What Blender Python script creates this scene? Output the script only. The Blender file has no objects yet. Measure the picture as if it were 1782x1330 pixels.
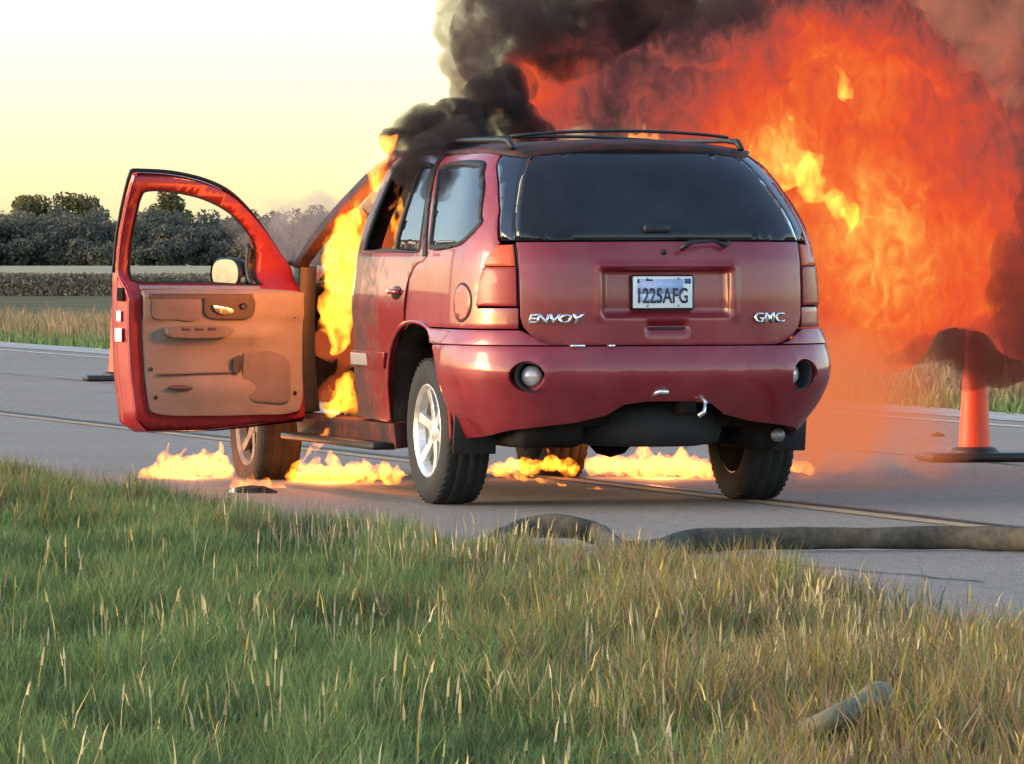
import bpy, bmesh, math, random
import numpy as np
from mathutils import Vector, Matrix, noise as mnoise

R = math.radians
SC = bpy.context.scene
COL = SC.collection

# ------------------------------------------------------------------ camera
cam_d = bpy.data.cameras.new("camera")
cam_d.sensor_width = 36.0
cam_d.lens = 36.0 * 10620 / 1782
cam_d.clip_start = 0.5
cam_d.clip_end = 20000
cam = bpy.data.objects.new("camera", cam_d)
COL.objects.link(cam)
cam.location = (0, 0, 1.35)
cam.rotation_euler = (R(90) - math.atan(265 / 10620), 0, 0)
SC.camera = cam

# ------------------------------------------------------------------ sky, sun, exposure
SUN_AZ, SUN_EL = R(-100), R(11.0)        # to the left of the view, low
wd = bpy.data.worlds.new("World")
SC.world = wd
wd.use_nodes = True
wn = wd.node_tree.nodes
wl = wd.node_tree.links
for n_ in list(wn):
    wn.remove(n_)
w_out = wn.new("ShaderNodeOutputWorld")
w_bg = wn.new("ShaderNodeBackground")
w_sky = wn.new("ShaderNodeTexSky")
w_sky.sky_type = 'NISHITA'
w_sky.sun_disc = False
w_sky.sun_elevation = SUN_EL
w_sky.sun_rotation = SUN_AZ
w_sky.altitude = 200
w_sky.air_density = 1.0
w_sky.dust_density = 1.3
w_sky.ozone_density = 1.0
w_bg.inputs["Strength"].default_value = 0.15
wl.new(w_sky.outputs[0], w_bg.inputs[0])
wl.new(w_bg.outputs[0], w_out.inputs[0])

sun_d = bpy.data.lights.new("sun", 'SUN')
sun_d.energy = 0.5
sun_d.angle = R(24)
sun_d.color = (1.0, 0.78, 0.55)
sun = bpy.data.objects.new("sun", sun_d)
COL.objects.link(sun)
_sd = Vector((math.sin(SUN_AZ) * math.cos(SUN_EL), math.cos(SUN_AZ) * math.cos(SUN_EL), math.sin(SUN_EL)))
sun.rotation_euler = _sd.to_track_quat('Z', 'Y').to_euler()
sun.location = (-20, 10, 12)

SC.view_settings.view_transform = 'Standard'
SC.view_settings.look = 'None'
SC.view_settings.gamma = 1.0
SC.view_settings.exposure = 2.0
SC.view_settings.use_curve_mapping = False

SC.render.engine = 'CYCLES'
cy = SC.cycles
cy.use_denoising = True
try:
    cy.denoiser = 'OPENIMAGEDENOISE'
except Exception:
    pass
cy.max_bounces = 6
cy.diffuse_bounces = 2
cy.glossy_bounces = 3
cy.transmission_bounces = 4
cy.transparent_max_bounces = 24
cy.volume_bounces = 0
cy.volume_step_rate = 1.0
cy.volume_max_steps = 400
cy.sample_clamp_indirect = 6.0
cy.use_adaptive_sampling = True
cy.adaptive_threshold = 0.02

# ------------------------------------------------------------------ helpers
def tag(o, label=None, cat=None, group=None, kind=None):
    if label: o["label"] = label
    if cat: o["category"] = cat
    if group: o["group"] = group
    if kind: o["kind"] = kind
    return o

def link(o, parent=None):
    COL.objects.link(o)
    if parent is not None:
        o.parent = parent
    return o

def mesh_obj(name, verts, faces, mat, parent=None, smooth=True):
    me = bpy.data.meshes.new(name)
    me.from_pydata([tuple(v) for v in verts], [], faces)
    me.validate()
    if smooth:
        me.polygons.foreach_set("use_smooth", [True] * len(me.polygons))
    if mat: me.materials.append(mat)
    o = bpy.data.objects.new(name, me)
    return link(o, parent)

def bm_obj(name, bm, mat, parent=None, smooth=True):
    bmesh.ops.recalc_face_normals(bm, faces=bm.faces[:])
    me = bpy.data.meshes.new(name)
    bm.to_mesh(me)
    bm.free()
    if smooth:
        me.polygons.foreach_set("use_smooth", [True] * len(me.polygons))
    if mat: me.materials.append(mat)
    o = bpy.data.objects.new(name, me)
    return link(o, parent)

def empty(name, loc=(0, 0, 0), rz=0.0, parent=None):
    o = bpy.data.objects.new(name, None)
    o.location = loc
    o.rotation_euler = (0, 0, rz)
    o.empty_display_size = 0.2
    return link(o, parent)

def add_box(bm, c, size, rot=None, bevel=0.0):
    m = Matrix.Translation(Vector(c)) @ (rot if rot is not None else Matrix.Identity(4)) @ Matrix.Diagonal((size[0], size[1], size[2], 1))
    r = bmesh.ops.create_cube(bm, size=1.0, matrix=m)
    if bevel > 0:
        es = list({e for v in r['verts'] for e in v.link_edges})
        bmesh.ops.bevel(bm, geom=es, offset=bevel, segments=2, affect='EDGES', profile=0.5)

def add_tube(bm, pts, rad, seg=10, caps=True):
    pts = [Vector(p) for p in pts]
    n = len(pts)
    rings = []
    up = Vector((0, 0, 1))
    for i, p in enumerate(pts):
        t = (pts[min(i + 1, n - 1)] - pts[max(i - 1, 0)]).normalized()
        a = t.cross(up)
        if a.length < 1e-3: a = t.cross(Vector((1, 0, 0)))
        a.normalize()
        b = a.cross(t).normalized()
        rr = rad[i] if isinstance(rad, (list, tuple)) else rad
        ra, rb = rr if isinstance(rr, tuple) else (rr, rr)
        rings.append([bm.verts.new(p + a * (ra * math.cos(2 * math.pi * k / seg)) + b * (rb * math.sin(2 * math.pi * k / seg))) for k in range(seg)])
    for i in range(n - 1):
        for k in range(seg):
            bm.faces.new((rings[i][k], rings[i][(k + 1) % seg], rings[i + 1][(k + 1) % seg], rings[i + 1][k]))
    if caps:
        bm.faces.new(rings[0]); bm.faces.new(rings[-1])

def add_lathe(bm, prof, seg=40, axis='X', center=(0, 0, 0)):
    # prof: list of (axial, radius)
    rings = []
    for (h, r) in prof:
        ring = []
        for k in range(seg):
            a = 2 * math.pi * k / seg
            if axis == 'X': p = (h, r * math.cos(a), r * math.sin(a))
            elif axis == 'Y': p = (r * math.cos(a), h, r * math.sin(a))
            else: p = (r * math.cos(a), r * math.sin(a), h)
            ring.append(bm.verts.new(Vector(p) + Vector(center)))
        rings.append(ring)
    for i in range(len(rings) - 1):
        for k in range(seg):
            bm.faces.new((rings[i][k], rings[i][(k + 1) % seg], rings[i + 1][(k + 1) % seg], rings[i + 1][k]))
    return rings

def bevel_mod(o, w=0.006, seg=2, ang=35):
    m = o.modifiers.new("bevel", 'BEVEL')
    m.width = w; m.segments = seg; m.limit_method = 'ANGLE'; m.angle_limit = R(ang)
    return o

# ------------------------------------------------------------------ materials
class NT:
    def __init__(s, name):
        s.m = bpy.data.materials.new(name)
        s.m.use_nodes = True
        s.t = s.m.node_tree
        s.n = s.t.nodes
        for x in list(s.n): s.n.remove(x)
        s.out = s.n.new("ShaderNodeOutputMaterial")
    def new(s, t, **kw):
        x = s.n.new(t)
        for k, v in kw.items():
            if k.startswith('i_'):
                key = k[2:]
                key = int(key) if key.isdigit() else key.replace('_', ' ')
                x.inputs[key].default_value = v
            else:
                setattr(x, k, v)
        return x
    def link(s, a, b): s.t.links.new(a, b)
    def coord(s, which='Object', scale=None):
        tc = s.new("ShaderNodeTexCoord")
        o = tc.outputs[which]
        if scale is not None:
            mp = s.new("ShaderNodeMapping")
            mp.inputs['Scale'].default_value = scale if hasattr(scale, '__len__') else (scale,) * 3
            s.link(o, mp.inputs[0]); o = mp.outputs[0]
        return o
    def noise(s, co, scale, detail=4, rough=0.55, dist=0.0):
        x = s.new("ShaderNodeTexNoise")
        x.inputs['Scale'].default_value = scale
        x.inputs['Detail'].default_value = detail
        x.inputs['Roughness'].default_value = rough
        x.inputs['Distortion'].default_value = dist
        if co is not None: s.link(co, x.inputs['Vector'])
        return x
    def ramp(s, fac, stops, interp='LINEAR'):
        x = s.new("ShaderNodeValToRGB")
        cr = x.color_ramp
        cr.interpolation = interp
        while len(cr.elements) > 1: cr.elements.remove(cr.elements[-1])
        for i, (p, c) in enumerate(stops):
            e = cr.elements[0] if i == 0 else cr.elements.new(p)
            e.position = p
            e.color = (c[0], c[1], c[2], 1) if hasattr(c, '__len__') else (c, c, c, 1)
        s.link(fac, x.inputs[0])
        return x.outputs[0]
    def math(s, op, a, b=None, clamp=False):
        x = s.new("ShaderNodeMath", operation=op)
        x.use_clamp = clamp
        for i, v in enumerate((a, b)):
            if v is None: continue
            if isinstance(v, (int, float)): x.inputs[i].default_value = v
            else: s.link(v, x.inputs[i])
        return x.outputs[0]
    def mix(s, fac, a, b, mode='MIX'):
        x = s.new("ShaderNodeMix", data_type='RGBA', blend_type=mode)
        for sock, v in ((x.inputs[0], fac), (x.inputs[6], a), (x.inputs[7], b)):
            if isinstance(v, (int, float)): sock.default_value = v
            elif isinstance(v, tuple): sock.default_value = (v[0], v[1], v[2], 1)
            else: s.link(v, sock)
        return x.outputs[2]
    def bump(s, h, strength=0.3, dist=0.01):
        x = s.new("ShaderNodeBump")
        x.inputs['Strength'].default_value = strength
        x.inputs['Distance'].default_value = dist
        s.link(h, x.inputs['Height'])
        return x.outputs[0]
    def principled(s, color, rough=0.5, metal=0.0, spec=0.5, normal=None, coat=0.0, **kw):
        p = s.new("ShaderNodeBsdfPrincipled")
        if isinstance(color, tuple): p.inputs['Base Color'].default_value = (*color[:3], 1)
        else: s.link(color, p.inputs['Base Color'])
        if isinstance(rough, (int, float)): p.inputs['Roughness'].default_value = rough
        else: s.link(rough, p.inputs['Roughness'])
        p.inputs['Metallic'].default_value = metal
        p.inputs['Specular IOR Level'].default_value = spec
        p.inputs['Coat Weight'].default_value = coat
        p.inputs['Coat Roughness'].default_value = 0.08
        if normal is not None: s.link(normal, p.inputs['Normal'])
        for k, v in kw.items():
            p.inputs[k].default_value = v
        s.link(p.outputs[0], s.out.inputs['Surface'])
        return p

def simple_mat(name, col, rough=0.5, metal=0.0, spec=0.5, var=0.25, scale=12.0, coat=0.0, bump=0.0):
    t = NT(name)
    co = t.coord('Object')
    nz = t.noise(co, scale, 5, 0.6)
    c0 = tuple(max(0, c * (1 - var)) for c in col)
    c1 = tuple(min(1, c * (1 + var)) for c in col)
    c = t.ramp(nz.outputs[0], [(0.3, c0), (0.7, c1)])
    rg = t.math('ADD', t.math('MULTIPLY', nz.outputs[0], 0.2), rough - 0.1)
    nrm = t.bump(nz.outputs[0], bump, 0.01) if bump > 0 else None
    t.principled(c, rg, metal, spec, nrm, coat)
    return t.m

M = {}
def build_materials():
    # car paint: dusty burgundy, with dust and soot blotches
    t = NT("car_paint")
    co = t.coord('Object')
    n1 = t.noise(co, 2.6, 6, 0.62)
    n2 = t.noise(co, 40, 3, 0.6)
    base = t.ramp(n1.outputs[0], [(0.3, (0.185, 0.006, 0.013)), (0.7, (0.25, 0.010, 0.021))])
    n3 = t.noise(t.coord('Object', (1.0, 1.0, 0.8)), 5.0, 6, 0.68, 0.6)
    dust = t.ramp(n1.outputs[0], [(0.45, 0.0), (0.72, 0.28)])
    c = t.mix(dust, base, (0.26, 0.09, 0.09))
    c = t.mix(t.ramp(n3.outputs[0], [(0.50, 0.0), (0.76, 0.42)]), c, (0.10, 0.03, 0.035))
    rg = t.math('ADD', t.math('MULTIPLY', n3.outputs[0], 0.4), 0.26)
    p_ = t.principled(c, rg, 0.2, 0.5, t.bump(n2.outputs[0], 0.03, 0.002), 0.6)
    p_.inputs['Coat Roughness'].default_value = 0.07
    p_.inputs['Coat IOR'].default_value = 1.6
    M['paint'] = t.m
    # the rear doors' paint, blistered and sooted towards the burning front
    t = NT("scorched_door_paint")
    co = t.coord('Object')
    n1 = t.noise(co, 2.6, 6, 0.62); n3 = t.noise(co, 6.0, 7, 0.7, 0.8); n2 = t.noise(co, 55, 4, 0.6)
    base = t.ramp(n1.outputs[0], [(0.3, (0.150, 0.006, 0.012)), (0.7, (0.21, 0.010, 0.020))])
    sx = t.new("ShaderNodeSeparateXYZ"); t.link(co, sx.inputs[0])
    burn = t.math('ADD', t.math('MULTIPLY', t.math('SUBTRACT', sx.outputs[1], 0.80), 1.5), t.math('MULTIPLY', t.math('SUBTRACT', n3.outputs[0], 0.42), 2.4))
    bm_ = t.ramp(burn, [(0.0, 0.0), (0.5, 0.85)])
    c = t.mix(bm_, base, (0.022, 0.012, 0.012))
    rg = t.math('ADD', t.math('MULTIPLY', bm_, 0.5), 0.30)
    t.principled(c, rg, 0.15, 0.5, t.bump(t.math('ADD', n2.outputs[0], n3.outputs[0]), 0.05, 0.004), 0.4)
    M['paint_door'] = t.m
    M['paint_in'] = simple_mat("door_paint_inner", (0.26, 0.016, 0.022), 0.42, 0.1, 0.5, 0.2, 6)
    M['burnt'] = simple_mat("burnt_metal", (0.025, 0.02, 0.02), 0.75, 0.2, 0.3, 0.6, 9, bump=0.4)
    M['black'] = simple_mat("black_plastic", (0.013, 0.013, 0.015), 0.5, 0, 0.4, 0.3, 20)
    M['rubber'] = simple_mat("tyre_rubber", (0.017, 0.017, 0.019), 0.78, 0, 0.35, 0.3, 14, bump=0.15)
    M['seal'] = simple_mat("window_seal", (0.008, 0.008, 0.009), 0.55, 0, 0.3, 0.2, 20)
    M['alloy'] = simple_mat("alloy", (0.62, 0.61, 0.60), 0.38, 0.75, 0.5, 0.15, 16)
    M['alloy_dirty'] = simple_mat("sooty_alloy", (0.10, 0.085, 0.08), 0.6, 0.4, 0.5, 0.5, 10)
    M['chrome'] = simple_mat("badge_chrome", (0.80, 0.80, 0.82), 0.22, 0.9, 0.5, 0.08, 30)
    M['steel'] = simple_mat("dull_steel", (0.24, 0.23, 0.23), 0.5, 0.7, 0.5, 0.3, 18)
    M['under'] = simple_mat("underbody_dirt", (0.015, 0.012, 0.011), 0.95, 0, 0.08, 0.8, 5, bump=0.3)
    M['trim'] = simple_mat("door_trim", (0.22, 0.175, 0.14), 0.72, 0, 0.3, 0.12, 5, bump=0.1)
    M['trim_dark'] = simple_mat("door_trim_dark", (0.06, 0.04, 0.035), 0.6, 0, 0.4, 0.25, 9)
    M['paper'] = simple_mat("sticker_paper", (0.72, 0.72, 0.70), 0.6, 0, 0.3, 0.08, 60)
    M['plate_white'] = simple_mat("plate_white", (0.70, 0.71, 0.72), 0.45, 0, 0.4, 0.06, 40)
    M['plate_blue'] = simple_mat("plate_blue", (0.36, 0.45, 0.70), 0.45, 0, 0.4, 0.15, 60)
    M['plate_ink'] = simple_mat("plate_ink", (0.02, 0.03, 0.07), 0.5, 0, 0.4, 0.2, 60)
    M['plate_navy'] = simple_mat("plate_navy", (0.04, 0.08, 0.28), 0.5, 0, 0.4, 0.2, 60)
    M['moulding'] = simple_mat("grey_moulding", (0.25, 0.23, 0.23), 0.5, 0.2, 0.4, 0.15, 20)
    M['mirror'] = simple_mat("mirror_glass", (0.30, 0.34, 0.44), 0.12, 1.0, 0.5, 0.05, 20)
    # lamps
    for nm, col in (("lamp_red", (0.30, 0.028, 0.03)), ("lamp_amber", (0.52, 0.085, 0.03))):
        t = NT(nm)
        co = t.coord('Object')
        wv = t.new("ShaderNodeTexWave", wave_type='BANDS', bands_direction='Z')
        wv.inputs['Scale'].default_value = 14
        t.link(co, wv.inputs[0])
        nz = t.noise(co, 30, 3)
        c = t.mix(t.math('MULTIPLY', nz.outputs[0], 0.5), col, tuple(x * 0.55 for x in col))
        t.principled(c, 0.30, 0, 0.22, t.bump(wv.outputs[0], 0.05, 0.002), 0.1)
        M[nm] = t.m
    M['lens'] = simple_mat("lamp_lens_clear", (0.55, 0.50, 0.50), 0.18, 0.3, 0.6, 0.12, 40, coat=0.8)
    # tinted glass: transmits a little, reflects by its angle
    def glass(name, tint, dirt, ior=1.5):
        t = NT(name)
        co = t.coord('Object')
        nz = t.noise(co, 3.0, 5, 0.6)
        fr = t.new("ShaderNodeFresnel"); fr.inputs[0].default_value = ior
        tr = t.new("ShaderNodeBsdfTransparent"); tr.inputs[0].default_value = (*tint, 1)
        gl = t.new("ShaderNodeBsdfGlossy"); gl.inputs[0].default_value = (1, 1, 1, 1); gl.inputs[1].default_value = 0.04
        df = t.new("ShaderNodeBsdfDiffuse"); df.inputs[0].default_value = (*dirt, 1)
        m1 = t.new("ShaderNodeMixShader"); t.link(fr.outputs[0], m1.inputs[0]); t.link(tr.outputs[0], m1.inputs[1]); t.link(gl.outputs[0], m1.inputs[2])
        m2 = t.new("ShaderNodeMixShader"); t.link(t.ramp(nz.outputs[0], [(0.35, 0.06), (0.75, 0.22)]), m2.inputs[0])
        t.link(m1.outputs[0], m2.inputs[1]); t.link(df.outputs[0], m2.inputs[2])
        t.link(m2.outputs[0], t.out.inputs['Surface'])
        return t.m
    M['glass'] = glass("tinted_glass", (0.05, 0.05, 0.06), (0.10, 0.10, 0.13))
    M['glass_edge'] = glass("wrap_glass", (0.02, 0.02, 0.03), (0.05, 0.06, 0.11), 2.1)
    t = NT("scorched_paint")
    co = t.coord('Object'); nz = t.noise(co, 5.0, 6, 0.65, 0.4)
    c = t.ramp(nz.outputs[0], [(0.38, (0.016, 0.013, 0.013)), (0.52, (0.05, 0.016, 0.015)), (0.70, (0.17, 0.018, 0.02))])
    t.principled(c, 0.65, 0.1, 0.3, t.bump(nz.outputs[0], 0.4, 0.01))
    M['scorched'] = t.m
    M['roof'] = t.m
    M['glass_side'] = glass("side_glass", (0.05, 0.05, 0.06), (0.08, 0.09, 0.13), 2.0)
    M['plate_blue2'] = simple_mat("plate_pale_blue", (0.50, 0.58, 0.76), 0.45, 0, 0.4, 0.1, 60)
    M['rubber_burnt'] = simple_mat("burnt_rubber", (0.022, 0.017, 0.016), 0.9, 0, 0.2, 0.5, 9, bump=0.5)
    M['trim_mid'] = simple_mat("door_trim_band", (0.16, 0.12, 0.10), 0.65, 0, 0.3, 0.15, 8)
    # asphalt
    t = NT("asphalt")
    co = t.coord('Object')
    n1 = t.noise(co, 0.7, 5, 0.6); n2 = t.noise(co, 60, 3, 0.7); n3 = t.noise(co, 14, 4, 0.6)
    v = t.new("ShaderNodeTexVoronoi"); v.inputs['Scale'].default_value = 90; t.link(co, v.inputs['Vector'])
    c = t.ramp(n1.outputs[0], [(0.3, (0.155, 0.124, 0.104)), (0.7, (0.21, 0.172, 0.146))])
    c = t.mix(t.ramp(n2.outputs[0], [(0.40, 0.0), (0.66, 0.75)]), c, (0.36, 0.295, 0.25))
    c = t.mix(t.ramp(n3.outputs[0], [(0.50, 0.0), (0.72, 0.55)]), c, (0.07, 0.060, 0.054))
    t.principled(c, 0.85, 0, 0.3, t.bump(v.outputs['Distance'], 0.5, 0.008))
    M['asphalt'] = t.m
    t = NT("road_line")
    co = t.coord('Object')
    nz = t.noise(co, 9, 6, 0.7)
    c = t.mix(t.ramp(nz.outputs[0], [(0.45, 0.0), (0.62, 0.9)]), (0.52, 0.47, 0.38), (0.19, 0.18, 0.17))
    t.principled(c, 0.8, 0, 0.3)
    M['line'] = t.m
    t = NT("road_line_yellow")
    co = t.coord('Object')
    nz = t.noise(co, 9, 6, 0.7)
    c = t.mix(t.ramp(nz.outputs[0], [(0.42, 0.05), (0.62, 0.85)]), (0.42, 0.25, 0.10), (0.19, 0.18, 0.17))
    t.principled(c, 0.8, 0, 0.3)
    M['line_y'] = t.m
    M['seam'] = simple_mat("tar_seam", (0.012, 0.011, 0.011), 0.6, 0, 0.4, 0.3, 10)
    M['concrete'] = simple_mat("shoulder_concrete", (0.34, 0.31, 0.28), 0.9, 0, 0.2, 0.2, 3, bump=0.2)
    M['soil'] = simple_mat("soil", (0.055, 0.052, 0.03), 0.95, 0, 0.1, 0.45, 4, bump=0.3)
    M['field'] = simple_mat("field_soil", (0.17, 0.14, 0.08), 0.95, 0, 0.1, 0.4, 0.15)
    # hose
    t = NT("hose_canvas")
    co = t.coord('Object')
    nz = t.noise(co, 16, 6, 0.7)
    wv = t.new("ShaderNodeTexWave", wave_type='BANDS', bands_direction='X'); wv.inputs['Scale'].default_value = 60; t.link(co, wv.inputs[0])
    c = t.ramp(nz.outputs[0], [(0.3, (0.034, 0.029, 0.023)), (0.7, (0.105, 0.090, 0.070))])
    t.principled(c, 0.9, 0, 0.2, t.bump(wv.outputs[0], 0.3, 0.003))
    M['hose'] = t.m
    M['hose_pale'] = simple_mat("hose_pale", (0.15, 0.135, 0.085), 0.8, 0, 0.3, 0.25, 12, bump=0.2)
    M['cone'] = simple_mat("cone_orange", (0.75, 0.065, 0.018), 0.5, 0, 0.4, 0.12, 6)
    M['cone_white'] = simple_mat("cone_sleeve", (0.75, 0.73, 0.70), 0.4, 0, 0.5, 0.1, 8)
    # grass with per-blade colour
    for nm, tl in (("grass", 0.35), ("leaf", 0.25)):
        t = NT(nm)
        at = t.new("ShaderNodeVertexColor"); at.layer_name = "col"
        p = t.new("ShaderNodeBsdfDiffuse"); t.link(at.outputs[0], p.inputs[0])
        q = t.new("ShaderNodeBsdfTranslucent"); t.link(at.outputs[0], q.inputs[0])
        mx = t.new("ShaderNodeMixShader"); mx.inputs[0].default_value = tl
        t.link(p.outputs[0], mx.inputs[1]); t.link(q.outputs[0], mx.inputs[2])
        t.link(mx.outputs[0], t.out.inputs['Surface'])
        M[nm] = t.m
    M['bark'] = simple_mat("bark", (0.07, 0.055, 0.045), 0.9, 0, 0.2, 0.3, 3)
build_materials()
# ------------------------------------------------------------------ the road's own frame
RA = R(19.0)
E_ = Vector((-math.sin(RA), math.cos(RA)))      # along the road
N_ = Vector((math.cos(RA), math.sin(RA)))       # across it, away from the camera
def road_pt(s, v, z=0.0):
    p = E_ * s + N_ * v
    return (p.x, p.y, z)
V_NEAR, V_LINE, V_FAR = 8.3, 11.0, 17.35

def gz(x, y):
    y = np.asarray(y, dtype=float)
    return np.interp(y, [0, 110, 300, 650, 3000, 9000], [0, 0, -0.91, -2.93, -16.5, -52])

def ground_sheet():
    ys = np.concatenate([np.linspace(-60, 60, 61), np.linspace(64, 140, 20), np.linspace(160, 700, 28), np.geomspace(760, 9000, 14)])
    nx = 41
    vs, fs = [], []
    for i, y in enumerate(ys):
        half = 60 + abs(y) * 1.1
        for k in range(nx):
            x = (2 * k / (nx - 1) - 1) * half
            v = x * N_.x + y * N_.y
            z = float(gz(x, y)) - 0.03
            if v < V_NEAR - 0.5: z += 0.03 * mnoise.noise(Vector((x * 0.5, y * 0.5, 0)))
            vs.append((x, y, z))
    for i in range(len(ys) - 1):
        for k in range(nx - 1):
            a = i * nx + k
            fs.append((a, a + 1, a + nx + 1, a + nx))
    t = NT("ground_cover")
    co = t.coord('Object')
    n1 = t.noise(co, 0.35, 6, 0.6); n2 = t.noise(co, 5, 5, 0.7)
    c = t.ramp(n1.outputs[0], [(0.35, (0.075, 0.075, 0.03)), (0.65, (0.16, 0.125, 0.06))])
    c = t.mix(t.math('MULTIPLY', n2.outputs[0], 0.6), c, (0.05, 0.045, 0.025))
    t.principled(c, 0.95, 0, 0.1, t.bump(n2.outputs[0], 0.5, 0.05))
    o = mesh_obj("ground", vs, fs, t.m)
    tag(o, kind="structure")

def road_strip(name, v0, v1, s0, s1, z, mat, parent=None, seg=40, wob=0.0, kind=None):
    vs, fs = [], []
    for i in range(seg + 1):
        s = s0 + (s1 - s0) * i / seg
        a = wob * mnoise.noise(Vector((s * 1.7, v0, 3.1))) if wob else 0
        b = wob * mnoise.noise(Vector((s * 1.7, v1, 9.4))) if wob else 0
        for v in (v0 + a, v1 + b):
            p = road_pt(s, v)
            vs.append((p[0], p[1], float(gz(p[0], p[1])) + z))
    for i in range(seg):
        fs.append((2 * i, 2 * i + 1, 2 * i + 3, 2 * i + 2))
    o = mesh_obj(name, vs, fs, mat, parent, smooth=False)
    if kind: tag(o, kind=kind)
    return o

ground_sheet()
road = road_strip("road", V_NEAR - 0.15, V_FAR, -30, 420, 0.0, M['asphalt'], seg=300, wob=0.06, kind="structure")
road_strip("gravel_shoulder", V_FAR - 0.02, V_FAR + 0.75, -30, 420, 0.004, M['concrete'], seg=300, wob=0.12, kind="structure")
road_strip("edge_line", V_LINE - 0.06, V_LINE + 0.06, -30, 420, 0.004, M['line_y'], road, seg=300, wob=0.01)
road_strip("edge_line", V_FAR - 0.52, V_FAR - 0.40, -30, 420, 0.004, M['line'], road, seg=300, wob=0.01)
road_strip("tar_seam", V_LINE + 0.12, V_LINE + 0.20, 3, 60, 0.004, M['seam'], road, seg=200, wob=0.02)
road_strip("tar_seam", 14.1, 14.13, -20, 120, 0.004, M['seam'], road, seg=200, wob=0.03)
# worn cracks in the asphalt
rnd = random.Random(5)
for (s0, v0, s1, v1) in ((20, 9.2, 18.4, 10.6), (33, 12.2, 36, 13.6), (24, 8.8, 21.5, 9.3), (50, 12.5, 46, 15.5)):
    vs, fs = [], []
    for i in range(31):
        f = i / 30
        s = s0 + (s1 - s0) * f + rnd.uniform(-.03, .03); v = v0 + (v1 - v0) * f + rnd.uniform(-.03, .03)
        w = 0.006 + 0.008 * rnd.random()
        for d in (-w, w):
            p = road_pt(s + d, v + d); vs.append((p[0], p[1], 0.004))
    for i in range(30): fs.append((2 * i, 2 * i + 1, 2 * i + 3, 2 * i + 2))
    mesh_obj("crack", vs, fs, M['seam'], road, smooth=False)

# ------------------------------------------------------------------ blades
def blades(name, P, H, W, LEAN, AZ, COLR, mat, parent=None, curve=0.6):
    n = len(P)
    ca, sa = np.cos(AZ), np.sin(AZ)
    side = np.stack([-sa, ca, np.zeros(n)], 1) * (W / 2)[:, None]
    ld = np.stack([ca, sa, np.zeros(n)], 1)
    mid = P + ld * (LEAN * H * 0.35)[:, None] + np.array([0, 0, 1.0]) * (H * 0.55)[:, None]
    tip = P + ld * (LEAN * H)[:, None] + np.array([0, 0, 1.0]) * (H * np.sqrt(np.maximum(0.1, 1 - (LEAN * 0.8) ** 2)))[:, None]
    V = np.empty((n, 5, 3))
    V[:, 0] = P - side; V[:, 1] = P + side
    V[:, 2] = mid - side * 0.75; V[:, 3] = mid + side * 0.75
    V[:, 4] = tip
    base = (np.arange(n) * 5)[:, None]
    loops = (base + np.array([[0, 1, 3, 2, 2, 3, 4]])).reshape(-1)
    starts = ((np.arange(n) * 7)[:, None] + np.array([[0, 4]])).reshape(-1)
    me = bpy.data.meshes.new(name)
    me.vertices.add(n * 5); me.vertices.foreach_set("co", V.reshape(-1).astype(np.float32))
    me.loops.add(n * 7); me.loops.foreach_set("vertex_index", loops.astype(np.int32))
    me.polygons.add(n * 2); me.polygons.foreach_set("loop_start", starts.astype(np.int32))
    me.update(calc_edges=True)
    ca_ = me.color_attributes.new("col", 'FLOAT_COLOR', 'POINT')
    C = np.ones((n, 5, 4)); C[:, :, :3] = COLR[:, None, :]
    ca_.data.foreach_set("color", C.reshape(-1).astype(np.float32))
    me.materials.append(mat)
    o = bpy.data.objects.new(name, me)
    return link(o, parent)

def leaf_cloud(name, P, S, COLR, mat, parent=None, seed=0):
    # small two-triangle leaves in random attitudes
    rg = np.random.default_rng(seed)
    n = len(P)
    a = rg.normal(size=(n, 3)); a /= np.linalg.norm(a, axis=1)[:, None]
    b = rg.normal(size=(n, 3)); b -= a * (a * b).sum(1)[:, None]; b /= np.linalg.norm(b, axis=1)[:, None]
    S = np.asarray(S).reshape(-1, 1)
    V = np.empty((n, 4, 3))
    V[:, 0] = P - a * S; V[:, 1] = P + b * S * 0.6; V[:, 2] = P + a * S; V[:, 3] = P - b * S * 0.6
    me = bpy.data.meshes.new(name)
    me.vertices.add(n * 4); me.vertices.foreach_set("co", V.reshape(-1).astype(np.float32))
    me.loops.add(n * 4); me.loops.foreach_set("vertex_index", np.arange(n * 4, dtype=np.int32))
    me.polygons.add(n); me.polygons.foreach_set("loop_start", np.arange(0, n * 4, 4, dtype=np.int32))
    me.update(calc_edges=True)
    c_ = me.color_attributes.new("col", 'FLOAT_COLOR', 'POINT')
    C = np.ones((n, 4, 4)); C[:, :, :3] = COLR[:, None, :]
    c_.data.foreach_set("color", C.reshape(-1).astype(np.float32))
    me.materials.append(mat)
    return link(bpy.data.objects.new(name, me), parent)

def vnoise(x, y, sc, seed=0):
    # cheap smooth value noise on arrays
    rg = np.random.default_rng(seed); T = rg.random((64, 64))
    X, Y = x * sc, y * sc
    i, j = np.floor(X).astype(int), np.floor(Y).astype(int)
    fx, fy = X - i, Y - j
    fx = fx * fx * (3 - 2 * fx); fy = fy * fy * (3 - 2 * fy)
    g = lambda a, b: T[a % 64, b % 64]
    return (g(i, j) * (1 - fx) + g(i + 1, j) * fx) * (1 - fy) + (g(i, j + 1) * (1 - fx) + g(i + 1, j + 1) * fx) * fy

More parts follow.
